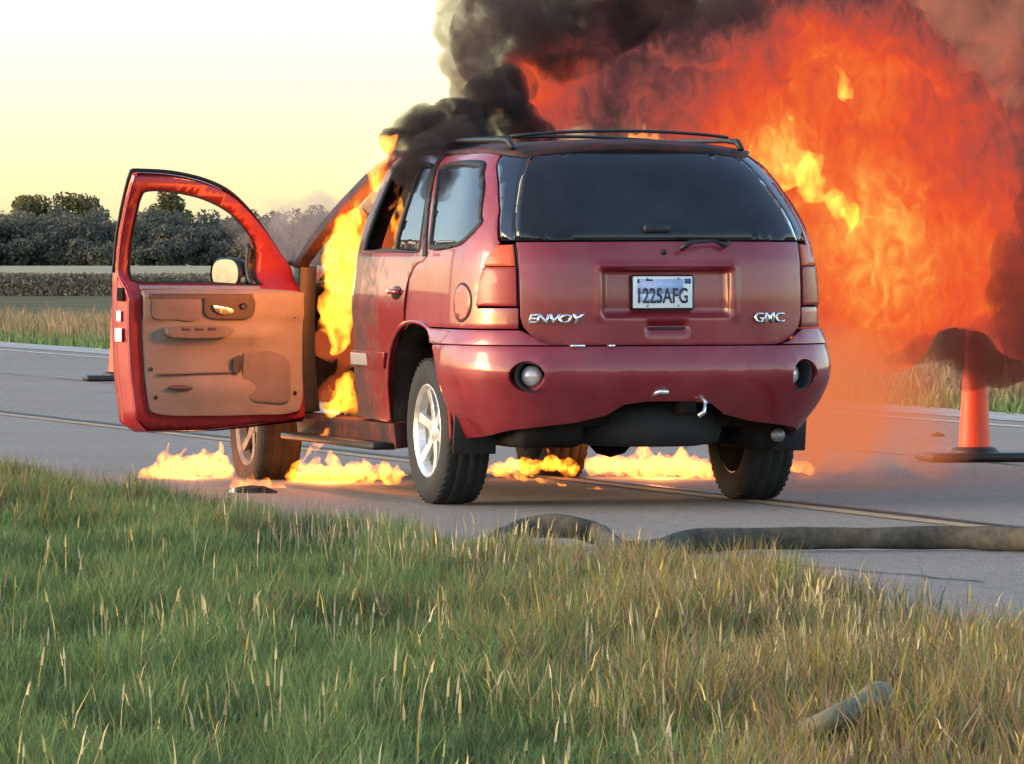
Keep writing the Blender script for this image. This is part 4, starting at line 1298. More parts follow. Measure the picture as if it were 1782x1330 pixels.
# outside mirror, carried on the front corner of the window
bm = bmesh.new()
mc = Vector((-.90 - .16, 2.03, 1.115))
def mpt(a, b, d): return Vector((mc.x + a, mc.y + d, mc.z + b)) - Vector((HX, HY_, 0))
ol = []
for k in range(24):
    a = 2 * math.pi * k / 24
    ex = .150 * abs(math.cos(a)) ** .75 * (1 if math.cos(a) > 0 else -1)
    ez = (.090 if math.sin(a) > 0 else .070) * abs(math.sin(a)) ** .8 * (1 if math.sin(a) > 0 else -1)
    ol.append((ex, ez))
prev = None
for sc_, d in ((.92, -.012), (1.0, 0.0), (1.0, .03), (.85, .085), (.5, .12), (.05, .13)):
    ring = [bm.verts.new(mpt(ex * sc_, ez * sc_, d)) for ex, ez in ol]
    if prev:
        for k in range(24): bm.faces.new((prev[k], prev[(k + 1) % 24], ring[(k + 1) % 24], ring[k]))
    prev = ring
add_box(bm, mpt(.14, -.03, .03), (.10, .06, .05), bevel=.015)
bm_obj("mirror_housing", bm, M['black'], door)
bm = bmesh.new()
bm.faces.new([bm.verts.new(mpt(ex * .88, ez * .88, -.006)) for ex, ez in ol])
bm_obj("mirror_glass", bm, M['mirror'], door, smooth=False)
# outer handle
bm = bmesh.new()
add_tube(bm, [Vector((-side_x(1.30, 1.04) - .012 - HX, 1.32 - HY_, 1.04)), Vector((-side_x(1.30, 1.04) - .04 - HX, 1.36 - HY_, 1.042)), Vector((-side_x(1.30, 1.04) - .04 - HX, 1.46 - HY_, 1.042)), Vector((-side_x(1.30, 1.04) - .012 - HX, 1.50 - HY_, 1.04))], .014, 8)
bm_obj("outer_handle", bm, M['paint'], door)
# ------------------------------------------------------------------ cones, hose, debris
def traffic_cone(loc, label, rz, sleeve=True):
    root = empty("traffic_cone", loc, rz)
    tag(root, label, "traffic cone", "tall traffic cones on the road")
    bm = bmesh.new()
    add_box(bm, (0, 0, .028), (.62, .42, .05), bevel=.016)
    add_lathe(bm, [(.045, .0005), (.045, .16), (.075, .13), (.085, .11), (.085, .0005)], 24, 'Z')
    bm_obj("base", bm, M['black'], root)
    bm = bmesh.new()
    prof = [(.06, .098), (.10, .094), (.37, .078), (.55, .068), (.80, .056), (1.06, .044), (1.10, .042), (1.12, .034), (1.125, .022)]
    add_lathe(bm, prof, 28, 'Z')
    add_lathe(bm, [(1.12, .022), (1.16, .020), (1.17, .034), (1.20, .034), (1.21, .026), (1.212, .0005)], 20, 'Z')
    bm_obj("cone_body", bm, M['cone'], root)
    for z0, z1, r0, r1 in (((.68, .84, .0615, .054),) if sleeve else ()):
        bm = bmesh.new(); add_lathe(bm, [(z0, r0 + .0015), (z1, r1 + .0025)], 28, 'Z')
        bm_obj("reflective_sleeve", bm, M['cone_white'], root)
    return root
traffic_cone((2.70, 35.6, 0), "orange traffic cone on a black base at the right, its top lost in smoke", R(10), False)
traffic_cone((-3.51, 54.5, 0), "orange traffic cone half hidden behind the open door's outer edge", R(10))

def hose(name, label, pts, ra, rb, mat, seg=14, cuff=None):
    # smooth path through the points
    P = [Vector(p) for p in pts]; out = []
    n = len(P)
    for i in range(n - 1):
        p0, p1, p2, p3 = P[max(0, i - 1)], P[i], P[i + 1], P[min(n - 1, i + 2)]
        for j in range(8):
            t = j / 8
            out.append(0.5 * (2 * p1 + (p2 - p0) * t + (2 * p0 - 5 * p1 + 4 * p2 - p3) * t * t + (3 * p1 - p0 - 3 * p2 + p3) * t ** 3))
    out.append(P[-1])
    bm = bmesh.new()
    rad = [(ra * (1 + .10 * mnoise.noise(p * 5)), rb * (1 + .16 * mnoise.noise(p * 6 + Vector((4, 0, 0))))) for p in out]
    add_tube(bm, out, rad, seg)
    o = bm_obj(name, bm, mat)
    tag(o, label, "hose")
    if cuff is not None:
        bm = bmesh.new()
        d = (out[-1] - out[-3]).normalized()
        add_tube(bm, [out[-1] - d * .05, out[-1] - d * .02, out[-1] + d * .06, out[-1] + d * .08], [ra * 1.0, ra * 1.12, ra * 1.12, ra * 1.0], 16)
        bm_obj("coupling", bm, cuff, o)
    return o
def gp(px, py, z=0.0):
    d = (1.35 - z) * 10620 / (py - 400)
    return ((px - 891) / 10620 * d, d, z)
HZ = .055
hp = [gp(835, 962, .04), gp(862, 945, .05)]
d0 = gp(950, 955)[1]
hp += [((905 - 891) / 10620 * d0, d0, .075), ((950 - 891) / 10620 * d0, d0, .095), ((1000 - 891) / 10620 * d0, d0 - .05, .09), ((1045 - 891) / 10620 * d0, d0 - .15, .06)]
hp += [gp(1085, 962, .045), gp(1140, 958, .04), gp(1190, 946, .045), gp(1250, 940, HZ), gp(1330, 938, HZ), gp(1430, 937, HZ), gp(1540, 937, HZ), gp(1640, 936, HZ), gp(1740, 938, HZ), gp(1860, 942, HZ), gp(2000, 944, HZ)]
hose("fire_hose", "flat brown fire hose humped on the road behind the SUV", hp, .034, .050, M['hose'])
hq = [gp(1250, 1290, .02), gp(1330, 1290, .02), gp(1400, 1276, .07), gp(1450, 1254, .11), gp(1490, 1232, .125), gp(1522, 1216, .135)]
hose("hose_end", "pale hose end lying in the grass at lower right", hq, .034, .030, M['hose_pale'], cuff=M['hose_pale'])

# scraps on the road
def scrap(name, label, loc, size, seed, mat):
    rg = random.Random(seed)
    bm = bmesh.new()
    bmesh.ops.create_icosphere(bm, subdivisions=2, radius=1.0)
    for v in bm.verts:
        k = 1 + .45 * mnoise.noise(v.co * 1.7 + Vector((seed, 0, 0)))
        v.co = Vector((v.co.x * size[0] * k, v.co.y * size[1] * k, max(-.35, v.co.z) * size[2] * k + size[2] * .3))
    o = bm_obj(name, bm, mat, smooth=False)
    o.location = loc; o.rotation_euler = (0, 0, rg.uniform(0, 3))
    tag(o, label, "debris")
    return o
scrap("debris", "small dark scrap lying on the far lane left of the cone", gp(1632, 760), (.045, .03, .02), 1, M['burnt'])
scrap("debris", "charred lump of trim on the road beneath the open door", gp(440, 858), (.13, .05, .03), 2, M['burnt'])
scrap("debris", "white scrap at the left end of the burning trim", gp(405, 858), (.022, .02, .018), 3, M['paper'])
scrap("debris", "pale scrap lying on the road by the hose hump", gp(1030, 966), (.03, .02, .012), 4, M['paper'])
# a tall branched dry weed standing out of the bank
def weed(px, py, h, seed, label):
    rg = random.Random(seed)
    root = empty("dry_weed", gp(px, py, -.02))
    tag(root, label, "weed")
    bm = bmesh.new()
    add_tube(bm, [(0, 0, 0), (.004, 0, h * .35), (-.006, .01, h * .7), (.0, .0, h)], [.003, .0026, .002, .001], 5)
    bm_obj("stem", bm, M['straw'], root)
    for i in range(7):
        z = h * rg.uniform(.35, .8); a = rg.choice((-1, 1)); l = h * rg.uniform(.15, .32)
        bm = bmesh.new()
        add_tube(bm, [(0, 0, z), (a * l * .35, rg.uniform(-.02, .02), z + l * .5), (a * l * .55, rg.uniform(-.02, .02), z + l)], [.002, .0018, .0028], 5)
        bm_obj("branch", bm, M['straw'], root)
    return root
M['straw'] = simple_mat("dry_straw", (.24, .20, .09), .8, 0, .2, .3, 30)
weed(922, 1325, .34, 3, "tall branched dry weed standing in the grass below the hose hump")
weed(668, 1128, .16, 5, "forked dry stalk in the green grass left of centre")
# ------------------------------------------------------------------ fire and smoke (volumes in closed, billowing meshes)
FPX = 10620.0
def at(px, py, d):
    """the point at distance d that stands at these photograph coordinates"""
    return Vector(((px - 891) / FPX * d, d, 1.35 - (py - 400) / FPX * d))

def billow(name, balls, voxel, amp, freq, mat, seed=0, stretch=(1, 1, 1), parent=None, fine=0.4, smooth_it=4, zst=1.0):
    """one closed surface round all the balls (centre, radius), roughened like a billow"""
    bm = bmesh.new()
    for c, r in balls:
        rr = r if hasattr(r, '__len__') else (r * stretch[0], r * stretch[1], r * stretch[2])
        bmesh.ops.create_icosphere(bm, subdivisions=2, radius=1.0, matrix=Matrix.Translation(c) @ Matrix.Diagonal((rr[0], rr[1], rr[2], 1)))
    me = bpy.data.meshes.new("tmp"); bm.to_mesh(me); bm.free()
    def remesh(me, it):
        o = bpy.data.objects.new("tmp", me); COL.objects.link(o)
        m = o.modifiers.new("r", 'REMESH'); m.mode = 'VOXEL'; m.voxel_size = voxel
        if it:
            m = o.modifiers.new("s", 'SMOOTH'); m.iterations = it; m.factor = 0.5
        dg = bpy.context.evaluated_depsgraph_get(); dg.update()
        me2 = bpy.data.meshes.new_from_object(o.evaluated_get(dg))
        bpy.data.objects.remove(o); bpy.data.meshes.remove(me)
        return me2
    me2 = remesh(me, smooth_it)
    sv = Vector((seed * 3.7, seed * 1.3, seed * 7.1))
    nv = len(me2.vertices)
    co = [v.co.copy() for v in me2.vertices]; no = [v.normal.copy() for v in me2.vertices]
    for v, p, n_ in zip(me2.vertices, co, no):
        q = Vector((p.x, p.y, p.z * zst)) * freq + sv
        k = mnoise.turbulence(q, 4, True)
        f = mnoise.noise_vector(p * freq * 1.7 + sv)
        v.co = p + n_ * (amp * (k - 0.5) * 1.6) + f * (amp * fine)
    me2.update()
    me2 = remesh(me2, 1)
    me2.name = name
    me2.polygons.foreach_set("use_smooth", [True] * len(me2.polygons))
    org = Vector((0, 0, 0))
    for v in me2.vertices: org += v.co
    org /= max(1, len(me2.vertices))
    for v in me2.vertices: v.co -= org
    me2.materials.clear(); me2.materials.append(mat)
    ob = bpy.data.objects.new(name, me2); ob.location = org
    return link(ob, parent)

EXPO = 2.0 ** SC.view_settings.exposure

def flame_mat(name, col, strength, scale=6.0, contrast=(0.35, 0.7), low=0.25, stretch=(1, 1, .55), homog=False):
    """burning gas: gives off light, hides nothing"""
    t = NT(name)
    em = t.new("ShaderNodeEmission"); em.inputs[0].default_value = (*col, 1)
    if homog:
        em.inputs[1].default_value = strength / EXPO
    else:
        co = t.coord('Object', stretch)
        nz = t.noise(co, scale, 3, 0.6, 0.6)
        f = t.ramp(nz.outputs[0], [(contrast[0], low), (contrast[1], 1.0)])
        t.link(t.math('MULTIPLY', f, strength / EXPO), em.inputs[1])
    t.link(em.outputs[0], t.out.inputs['Volume'])
    t.m.cycles.homogeneous_volume = homog
    t.m.cycles.volume_step_rate = 0.35
    return t.m

def smoke_mat(name, density, albedo, scale, contrast=(0.38, 0.62), low=0.15, aniso=0.0, glow=None, glow_s=0.0, detail=5):
    t = NT(name)
    co = t.coord('Object')
    nz = t.noise(co, scale, detail, 0.64, 0.9)
    d = t.math('MULTIPLY', t.ramp(nz.outputs[0], [(contrast[0], low), (contrast[1], 1.0)]), density)
    pv = t.new("ShaderNodeVolumePrincipled")
    pv.inputs['Color'].default_value = (*albedo, 1)
    pv.inputs['Anisotropy'].default_value = aniso
    t.link(d, pv.inputs['Density'])
    if glow:  # firelight on the smoke, put in as emission of its own
        pv.inputs['Emission Color'].default_value = (*glow, 1)
        t.link(t.math('MULTIPLY', d, glow_s / EXPO), pv.inputs['Emission Strength'])
    t.link(pv.outputs[0], t.out.inputs['Volume'])
    t.m.cycles.volume_step_rate = 0.3
    return t.m

# the great fire cloud: thick sooty flame, its glow fading from a hot heart to dark smoke
def fire_cloud_mat(cores, org):
    t = NT("fire_cloud")
    co = t.coord('Object')
    n1 = t.noise(co, 1.15, 3, 0.55, 0.7)
    n2 = t.noise(t.coord('Object', (1, 1, .6)), 7.0, 7, 0.74, 1.8)
    heat = None
    for (c, r, w) in cores:
        c = c - org
        mp = t.new("ShaderNodeMapping"); mp.vector_type = 'POINT'
        mp.inputs['Scale'].default_value = (1 / r, 0.6 / r, 1 / r)
        mp.inputs['Location'].default_value = (-c.x / r, -c.y * 0.6 / r, -c.z / r)
        t.link(co, mp.inputs[0])
        g = t.new("ShaderNodeTexGradient", gradient_type='SPHERICAL'); t.link(mp.outputs[0], g.inputs[0])
        v = t.math('MULTIPLY', g.outputs[1], w)
        heat = v if heat is None else t.math('MAXIMUM', heat, v)
    T = t.math('ADD', t.math('MULTIPLY', heat, 0.92), t.math('MULTIPLY', t.math('SUBTRACT', n1.outputs[0], 0.5), 0.95))
    T = t.math('ADD', T, t.math('MULTIPLY', t.math('SUBTRACT', n2.outputs[0], 0.5), 1.45))
    L = t.ramp(T, [(0.0, (.05, .026, .028)), (.12, (.15, .05, .05)), (.24, (.36, .085, .065)), (.38, (.64, .070, .040)), (.52, (.84, .09, .028)), (.70, (.94, .15, .03)), (.84, (1.0, .34, .06)), (1.0, (1.2, .8, .15))])
    dn = t.math('MULTIPLY', t.ramp(n1.outputs[0], [(0.34, 0.5), (0.55, 1.0)]), 14.0)
    ab = t.new("ShaderNodeVolumeAbsorption"); ab.inputs[0].default_value = (0, 0, 0, 1); t.link(dn, ab.inputs[1])
    em = t.new("ShaderNodeEmission"); t.link(L, em.inputs[0]); t.link(t.math('MULTIPLY', dn, 1.0 / EXPO), em.inputs[1])
    ad = t.new("ShaderNodeAddShader"); t.link(ab.outputs[0], ad.inputs[0]); t.link(em.outputs[0], ad.inputs[1])
    t.link(ad.outputs[0], t.out.inputs['Volume'])
    t.m.cycles.volume_step_rate = 0.12
    return t.m

def pb(lst): return [(at(x, y, d), r / FPX * d) for x, y, r, d in lst]

cloud_balls = pb([(1440, 470, 130, 33.3), (1590, 420, 190, 33.6), (1360, 330, 120, 33.9), (1530, 240, 200, 33.8), (1720, 470, 150, 33.6), (1260, 200, 110, 34.0), (1400, 130, 150, 34.2),
                  (1680, 120, 190, 34.2), (1480, 570, 75, 33.1), (1140, 180, 95, 34.3), (1040, 190, 75, 34.2), (1560, 560, 75, 33.3), (1850, 300, 200, 34.2), (1150, 60, 110, 34.6), (1300, 20, 120, 34.6),
                  (1550, -60, 180, 34.6), (1800, -40, 220, 34.8), (950, 190, 55, 34.0), (920, 130, 60, 34.2), (1010, 100, 80, 34.4), (1330, 470, 60, 33.4), (1395, 580, 40, 32.6), (1210, 110, 110, 34.8), (1080, 250, 70, 34.2), (1180, 270, 80, 34.0), (960, 250, 60, 34.2), (1300, 250, 90, 33.8), (870, 180, 40, 34.0), (880, 240, 40, 34.2), (940, 110, 85, 35.0), (990, 150, 80, 35.0), (900, 170, 60, 34.8)])
fc = billow("fire_cloud", cloud_balls, 0.04, 0.24, 1.6, None, 1)
tag(fc, "huge red-orange cloud of fire billowing to the right of the SUV", "fire")
fc.data.materials.clear()
fc.data.materials.append(fire_cloud_mat([(at(1480, 420, 33.4), 1.55, 1.0), (at(1350, 260, 33.6), 1.0, .95), (at(1650, 430, 33.5), 1.1, .85), (at(1180, 225, 34.0), .6, .5), (at(1470, 170, 33.8), .85, .98), (at(930, 140, 34.0), .6, .62)], fc.location.copy()))

# dark smoke rolling over the roof
SM_DARK = smoke_mat("black_smoke", 24.0, (.08, .062, .062), 6.5, (0.40, 0.60), 0.03)
SM_TOP = smoke_mat("sooty_smoke", 10.0, (.12, .085, .085), 4.2, (0.42, 0.60), 0.02)
s1 = billow("black_smoke", pb([(700, 262, 42, 32.2), (735, 235, 55, 32.4), (790, 215, 62, 32.7), (850, 195, 70, 33.0), (905, 215, 45, 33.0), (738, 272, 46, 30.5), (714, 308, 38, 30.5), (708, 345, 20, 30.6), (775, 250, 46, 30.7), (702, 285, 32, 30.9), (815, 235, 40, 31.2), (940, 235, 30, 33.0), (880, 150, 50, 33.2), (820, 240, 40, 32.6)]),
            0.025, 0.07, 3.4, SM_DARK, 2)
tag(s1, "black smoke rolling over the front of the SUV's roof", "smoke", kind="stuff")
s2 = billow("sooty_smoke", pb([(860, 60, 70, 33.8), (900, 10, 95, 34.2), (990, 60, 100, 34.0), (1060, 0, 120, 34.2), (960, -60, 140, 34.5), (1150, -20, 85, 34.0), (880, 130, 45, 33.6), (1240, -70, 70, 34.0), (840, -60, 80, 34.4), (850, 20, 55, 33.4), (835, 90, 48, 33.4), (832, 150, 40, 33.3)]),
            0.04, 0.12, 2.0, SM_TOP, 3)
tag(s2, "dark sooty smoke rising above the SUV's rear roof", "smoke", kind="stuff")
SM_PALE = smoke_mat("pale_smoke", 13.0, (.42, .34, .26), 5.5, (0.38, 0.56), 0.03)  # sunlight on the column's edge, put into a paler smoke colour
s3 = billow("sun_tinted_smoke", pb([(785, 10, 38, 34.6), (775, 60, 34, 34.6), (790, 110, 36, 34.4), (800, 160, 30, 34.2), (800, -50, 45, 34.7), (830, 60, 40, 34.5), (825, 140, 36, 34.3)]), 0.025, 0.06, 4.0, SM_PALE, 4)
tag(s3, "edge of the smoke column against the sky, sunlight painted in as a pale colour", "smoke", kind="stuff")
s4 = billow("dark_smoke", pb([(1845, 320, 105, 32.8), (1835, 440, 105, 32.8), (1770, 580, 80, 32.7), (1670, 605, 62, 32.6), (1600, 612, 48, 32.6), (1540, 625, 34, 32.6), (1840, 560, 120, 33.0), (1830, 205, 70, 33.0), (1740, 640, 44, 32.6), (1690, 650, 40, 32.6), (1790, 650, 44, 32.6), (1890, 400, 130, 33.2), (1560, 612, 26, 32.6)]),
            0.04, 0.11, 2.0, smoke_mat("dark_red_smoke", 4.5, (.10, .055, .052), 3.2, (0.40, 0.62), 0.02, glow=(1, .17, .11), glow_s=.07), 5)
tag(s4, "dark reddish smoke hanging at the right edge above the traffic cone", "smoke", kind="stuff")
s7 = billow("brown_smoke", pb([(1730, 60, 75, 32.9), (1670, 10, 70, 32.9), (1760, 140, 48, 32.9), (1640, -50, 80, 33.0), (1800, 20, 90, 33.0), (1690, 110, 40, 32.9)]), 0.04, 0.10, 2.2,
            smoke_mat("brown_smoke", 2.6, (.30, .17, .12), 3.0, (0.38, 0.62), 0.03, glow=(1, .32, .17), glow_s=.30), 9)  # orange glow stands in for firelight falling on this smoke
tag(s7, "brown smoke with painted fire glow at the upper right corner above the fire cloud", "smoke", kind="stuff")
s8 = billow("low_smoke", pb([(1690, 585, 58, 34.6), (1630, 600, 42, 34.5), (1750, 585, 60, 34.6), (1570, 612, 34, 34.4), (1810, 600, 70, 34.7), (1700, 640, 30, 34.6), (1760, 640, 48, 34.6), (1520, 618, 26, 34.4), (1830, 500, 80, 34.2), (1800, 540, 60, 34.2)]), 0.035, 0.09, 3.0,
            smoke_mat("low_smoke", 15.0, (.07, .045, .042), 3.6, (0.38, 0.62), 0.05, glow=(1, .20, .12), glow_s=.07), 10)
tag(s8, "low dark smoke trailing across the top of the right traffic cone", "smoke", kind="stuff")
s5 = billow("thin_smoke", pb([(430, 410, 42, 40), (470, 440, 48, 40), (520, 400, 60, 40.5), (570, 390, 52, 40.5), (610, 380, 36, 40), (410, 380, 26, 40), (560, 450, 50, 40), (480, 380, 40, 40)]),
            0.035, 0.10, 2.4, smoke_mat("thin_pink_smoke", 3.0, (.70, .52, .50), 3.0, (0.38, 0.62), 0.15), 6)
tag(s5, "thin pinkish smoke drifting behind the open door against the far wood", "smoke", kind="stuff")
s6 = billow("self_lit_haze", pb([(1450, 690, 130, 32.2), (1500, 730, 120, 32.3), (1430, 740, 110, 31.9), (1570, 690, 130, 32.7), (1620, 750, 100, 32.9), (1480, 640, 60, 32.6), (1400, 800, 40, 31.6), (1660, 780, 22, 33.2), (1530, 640, 40, 32.8), (1440, 830, 24, 31.4), (1450, 600, 60, 32.8), (1540, 600, 50, 33.0), (1620, 690, 46, 33.0)]),
            0.04, 0.06, 2.5, None, 7)
tag(s6, "thin haze with painted orange firelight over the road beside the SUV's right rear wheel", "haze", kind="stuff")
t_ = NT("self_lit_haze")
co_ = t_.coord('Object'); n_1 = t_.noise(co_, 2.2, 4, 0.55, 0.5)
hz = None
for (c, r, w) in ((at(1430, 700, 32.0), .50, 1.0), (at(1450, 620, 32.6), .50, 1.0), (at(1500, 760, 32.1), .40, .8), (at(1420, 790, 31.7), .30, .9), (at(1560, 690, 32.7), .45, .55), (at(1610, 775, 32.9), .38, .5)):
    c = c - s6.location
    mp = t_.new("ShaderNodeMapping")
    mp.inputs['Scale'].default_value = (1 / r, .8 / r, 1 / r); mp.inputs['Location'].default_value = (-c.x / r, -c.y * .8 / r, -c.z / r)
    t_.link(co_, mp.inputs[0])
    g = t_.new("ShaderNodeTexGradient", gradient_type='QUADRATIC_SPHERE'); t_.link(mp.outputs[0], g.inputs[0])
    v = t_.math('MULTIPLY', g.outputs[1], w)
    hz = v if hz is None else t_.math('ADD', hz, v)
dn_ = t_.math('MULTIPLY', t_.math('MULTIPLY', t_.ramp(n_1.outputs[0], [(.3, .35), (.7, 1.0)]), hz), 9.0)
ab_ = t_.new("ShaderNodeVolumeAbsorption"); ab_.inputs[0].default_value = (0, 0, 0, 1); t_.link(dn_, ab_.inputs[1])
em_ = t_.new("ShaderNodeEmission"); em_.inputs[0].default_value = (.80, .20, .07, 1); t_.link(t_.math('MULTIPLY', dn_, 1.0 / EXPO), em_.inputs[1])  # orange firelight in the haze, painted as its own emission
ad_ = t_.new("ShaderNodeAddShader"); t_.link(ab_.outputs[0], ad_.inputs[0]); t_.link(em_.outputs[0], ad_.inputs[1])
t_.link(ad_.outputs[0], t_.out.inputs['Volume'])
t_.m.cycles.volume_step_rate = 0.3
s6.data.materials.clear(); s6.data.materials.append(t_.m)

# smoke filling the cabin behind the flames, its firelit glow put in as emission
cs = billow("cabin_smoke", pb([(600, 420, 45, 32.6), (640, 400, 50, 32.5), (600, 520, 50, 32.5), (650, 480, 50, 32.2), (570, 600, 40, 32.6), (620, 600, 40, 32.4), (660, 340, 28, 32.5), (690, 420, 40, 31.9), (560, 480, 28, 33.0), (575, 680, 34, 32.4), (620, 690, 36, 32.2)]),
            0.04, 0.05, 3.0, smoke_mat("cabin_smoke", 16.0, (.10, .05, .03), 4.0, (0.36, 0.6), 0.2, glow=(1, .15, .04), glow_s=.42), 8)
tag(cs, "dark orange-glowing smoke filling the SUV's front cabin", "smoke", kind="stuff")
# ---- separate flames
FL_HOT = flame_mat("flame_hot", (1.0, .30, .022), 40.0, 15.0, (0.42, 0.60), 0.08)
FL_MID = flame_mat("flame", (1.0, .25, .03), 34.0, 11.0, (0.38, 0.60), 0.04)
FL_LOW = flame_mat("flame_ground", (1.0, .23, .015), 78.0, 24.0, (0.42, 0.60), 0.08, (1, 1, .8))
FL_CORE = flame_mat("flame_core", (1.0, .60, .02), 22.0, homog=True)

def flame(name, label, paths, voxel, amp, freq, mat, seed, depth_squash=1.0, core=None):
    voxel *= 0.6; amp *= 1.5; freq *= 0.9
    """tongues: each path is a list of (px, py, radius px, distance)"""
    balls = []
    for path in paths:
        for i in range(len(path) - 1):
            a, b = path[i], path[i + 1]
            n = max(2, int(math.hypot(a[0] - b[0], a[1] - b[1]) / max(2.5, 0.5 * min(a[2], b[2]))))
            for k in range(n + (1 if i == len(path) - 2 else 0)):
                f = k / n
                q = [a[j] + (b[j] - a[j]) * f for j in range(4)]
                r = q[2] / FPX * q[3]
                balls.append((at(q[0], q[1], q[3]), (r, r * depth_squash, r)))
    o = billow(name, balls, voxel, amp, freq, mat, seed, fine=0.9, smooth_it=1, zst=0.45)
    tag(o, label, "fire", "flames on and around the SUV")
    if core:
        # the light this fire throws on what stands round it
        ld = bpy.data.lights.new("fire_light", 'POINT')
        ld.energy = core[3]; ld.color = (1.0, .30, .05); ld.shadow_soft_size = .05
        lo = bpy.data.objects.new("fire_light", ld); COL.objects.link(lo); lo.parent = o
        lo.location = at(*core[:3]) - o.location
    return o

cabin = flame("flame", "bright yellow flames filling the open driver's doorway of the SUV",
      [[(582, 596, 16, 31.75), (590, 545, 29, 31.7), (598, 490, 38, 31.65), (606, 435, 40, 31.6), (616, 395, 30, 31.6), (628, 355, 12, 31.6)], [(584, 490, 18, 31.8), (578, 445, 18, 31.8), (594, 385, 9, 31.8)], [(624, 500, 20, 31.5), (638, 450, 18, 31.4), (646, 400, 9, 31.35), (650, 370, 4, 31.3)], [(585, 560, 12, 31.8), (572, 590, 8, 31.8), (574, 612, 4, 31.8)]],
      0.02, 0.03, 9, FL_HOT, 11, 1.3)
fire_light = bpy.data.lights.new("fire_light", 'POINT')
fire_light.energy = 13; fire_light.color = (1.0, .27, .05); fire_light.shadow_soft_size = .12
fl_o = bpy.data.objects.new("fire_light", fire_light); COL.objects.link(fl_o); fl_o.parent = cabin
fl_o.location = at(598, 480, 31.55) - cabin.location
flame("flame", "orange flames leaping above the SUV's windscreen post",
      [[(646, 352, 9, 31.25), (655, 322, 15, 31.25), (660, 296, 20, 31.3), (655, 270, 23, 31.3), (640, 285, 13, 31.3), (626, 303, 6, 31.3)], [(664, 280, 18, 31.3), (674, 256, 13, 31.3), (668, 240, 5, 31.3)], [(660, 330, 10, 31.25), (650, 362, 5, 31.2)], [(682, 320, 8, 31.2), (690, 345, 8, 31.2), (686, 372, 4, 31.2)]],
      0.018, 0.032, 10, FL_MID, 12, 1.2)
flame("flame", "narrow white-yellow flame showing through the rear door window",
      [[(690, 458, 9, 31.4), (694, 430, 12, 31.4), (698, 405, 10, 31.4), (702, 380, 8, 31.4), (690, 358, 4, 31.4)], [(684, 400, 4, 31.3), (690, 370, 5, 31.3), (697, 345, 3, 31.3)]], 0.014, 0.018, 14, FL_HOT, 13, 1.5)
flame("flame", "flames burning over the door sill and footwell of the SUV",
      [[(570, 715, 14, 31.6), (598, 698, 26, 31.6), (596, 670, 18, 31.6), (612, 648, 8, 31.6)], [(585, 690, 10, 31.7), (572, 665, 5, 31.7)], [(610, 710, 18, 31.5), (632, 706, 9, 31.5)]], 0.014, 0.024, 12, FL_HOT, 14, 1.3)
flame("flame", "small flame dripping below the sill behind the open door",
      [[(548, 795, 4, 31.7), (552, 778, 8, 31.7), (562, 762, 9, 31.7), (570, 748, 5, 31.7)]], 0.012, 0.014, 16, FL_MID, 15)
flame("flame", "yellow ground fire licking up left of the front wheel",
      [[(236, 832, 5, 33.2), (270, 824, 14, 33.2), (310, 814, 23, 33.2), (350, 812, 24, 33.2), (388, 814, 20, 33.2)], [(290, 815, 12, 33.2), (288, 785, 7, 33.2), (294, 765, 3, 33.2)], [(318, 812, 10, 33.2), (316, 790, 5, 33.2), (322, 776, 2, 33.2)], [(375, 805, 10, 33.2), (382, 785, 9, 33.2), (386, 765, 4, 33.2)]],
      0.014, 0.026, 12, FL_LOW, 16, 1.4, (330, 810, 33.2, 3.5))
flame("flame", "long low fire under the SUV's side between its wheels",
      [[(505, 827, 12, 32.6), (540, 826, 21, 32.6), (600, 824, 20, 32.5), (650, 824, 16, 32.4), (705, 826, 9, 32.3)], [(530, 820, 14, 32.6), (526, 800, 8, 32.6), (534, 784, 3, 32.6)], [(575, 818, 12, 32.5), (580, 798, 6, 32.5), (572, 786, 2, 32.5)], [(628, 818, 10, 32.4), (634, 800, 5, 32.4)], [(670, 820, 9, 32.4), (664, 804, 4, 32.4)]], 0.014, 0.032, 11, FL_LOW, 17, 1.6, (570, 818, 32.55, 3.5))
flame("flame", "burning scraps on the asphalt beneath the open door",
      [[(402, 854, 7, 31.9), (430, 845, 11, 31.9), (460, 844, 11, 31.9), (490, 853, 7, 31.9)]], 0.012, 0.02, 18, FL_MID, 18, 1.5)
flame("flame", "orange fire strip under the SUV just right of the rear wheel",
      [[(845, 818, 9, 33.0), (900, 814, 14, 33.0), (950, 811, 13, 33.0), (1000, 810, 10, 33.0)], [(890, 808, 10, 33.0), (896, 790, 4, 33.0)], [(960, 804, 10, 33.0), (954, 786, 4, 33.0)]], 0.012, 0.026, 12, FL_LOW, 19, 1.6)
flame("flame", "thin slanting ember line on the road behind the left rear wheel",
      [[(870, 826, 4, 32.6), (930, 836, 5, 32.3), (985, 844, 4, 32.1)]], 0.012, 0.010, 14, FL_MID, 28, 2.0)
flame("flame", "wide white-yellow fire strip under the middle of the rear bumper",
      [[(1025, 812, 14, 33.2), (1080, 812, 19, 33.2), (1140, 812, 20, 33.2), (1190, 814, 20, 33.1), (1235, 820, 16, 33.0)], [(1060, 808, 14, 33.2), (1054, 786, 7, 33.2), (1060, 770, 3, 33.2)], [(1120, 806, 16, 33.2), (1126, 780, 9, 33.2), (1118, 764, 3, 33.2)], [(1180, 806, 16, 33.1), (1188, 782, 8, 33.1)], [(1215, 810, 12, 33.1), (1210, 790, 5, 33.1)]], 0.012, 0.028, 11, FL_LOW, 20, 1.6, (1150, 808, 33.15, 5.0))
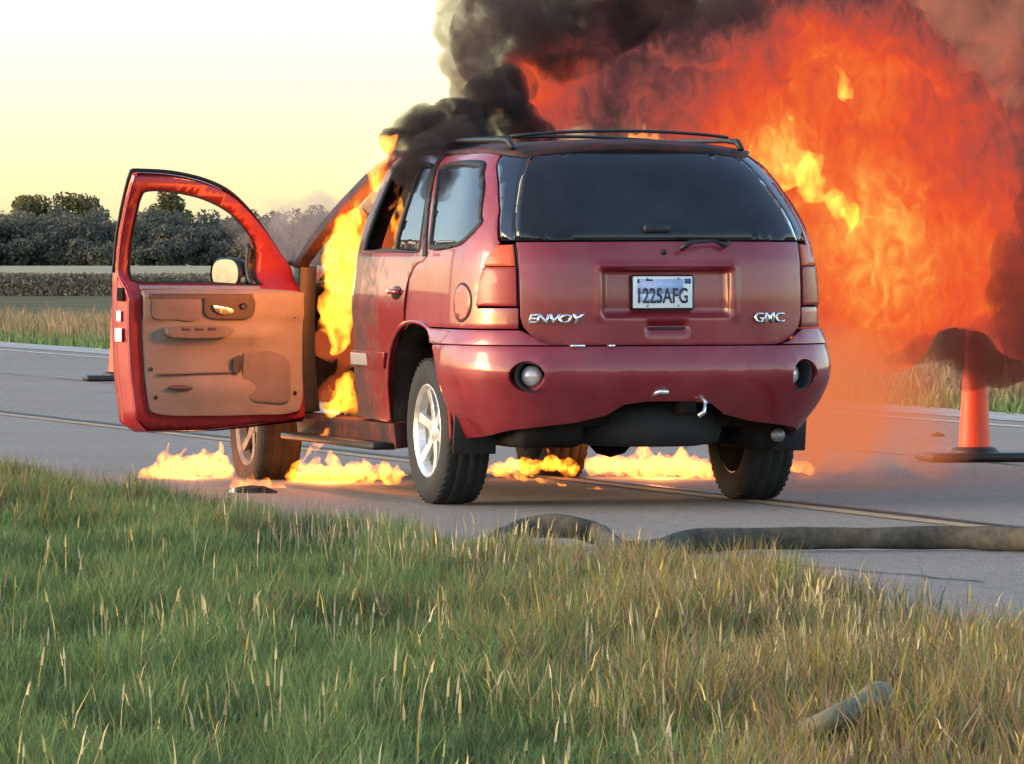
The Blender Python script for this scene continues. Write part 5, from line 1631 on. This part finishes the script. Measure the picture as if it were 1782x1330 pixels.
flame("flame", "thin red ember line on the road under the rear bumper",
      [[(1022, 850, 3, 31.8), (1050, 854, 4, 31.7), (1085, 858, 3, 31.6)]], 0.008, 0.008, 20, FL_MID, 21, 2.0)
flame("flame", "small yellow flame on the road right of the rear wheel",
      [[(1362, 818, 6, 33.2), (1385, 815, 9, 33.2), (1418, 818, 5, 33.2)], [(1385, 812, 6, 33.2), (1386, 802, 3, 33.2)]], 0.012, 0.012, 14, FL_LOW, 22, 1.5)
flame("flame", "small flame under the roof rack bar",
      [[(1098, 238, 5, 31.6), (1118, 236, 9, 31.6), (1145, 240, 6, 31.6)], [(1118, 232, 5, 31.6), (1122, 218, 2, 31.6)]], 0.012, 0.016, 14, FL_HOT, 23, 1.5)
flame("flame", "yellow flame streaming along the SUV's right rear roof edge",
      [[(1255, 245, 5, 32.2), (1290, 265, 10, 32.2), (1330, 292, 14, 32.3), (1375, 315, 15, 32.3), (1410, 320, 14, 32.4), (1440, 345, 12, 32.4), (1470, 370, 12, 32.4)], [(1375, 300, 14, 32.4), (1385, 260, 12, 32.4), (1375, 225, 8, 32.4), (1382, 200, 3, 32.4)], [(1410, 300, 10, 32.4), (1440, 290, 6, 32.4)], [(1350, 300, 8, 32.2), (1370, 335, 5, 32.2)]],
      0.02, 0.05, 8, FL_MID, 24, 1.0)
fb = flame("flame", "round yellow fireball at the heart of the fire cloud",
      [[(1476, 362, 16, 32.2), (1484, 380, 22, 32.2), (1500, 385, 14, 32.2), (1520, 378, 5, 32.2)], [(1478, 395, 12, 32.2), (1476, 410, 4, 32.2)]], 0.015, 0.03, 10, FL_HOT, 25, 1.0)
flame("flame", "orange wisp of flame high in the fire cloud",
      [[(1465, 180, 5, 32.8), (1470, 160, 14, 32.8), (1465, 135, 11, 32.8), (1455, 110, 5, 32.8)]], 0.02, 0.05, 7, FL_MID, 26, 1.0)
flame("flame", "spark of flame at the SUV's right rear wheel arch",
      [[(1405, 720, 4, 31.0), (1410, 708, 6, 31.0), (1412, 698, 3, 31.0)]], 0.01, 0.01, 16, FL_HOT, 27, 1.0)
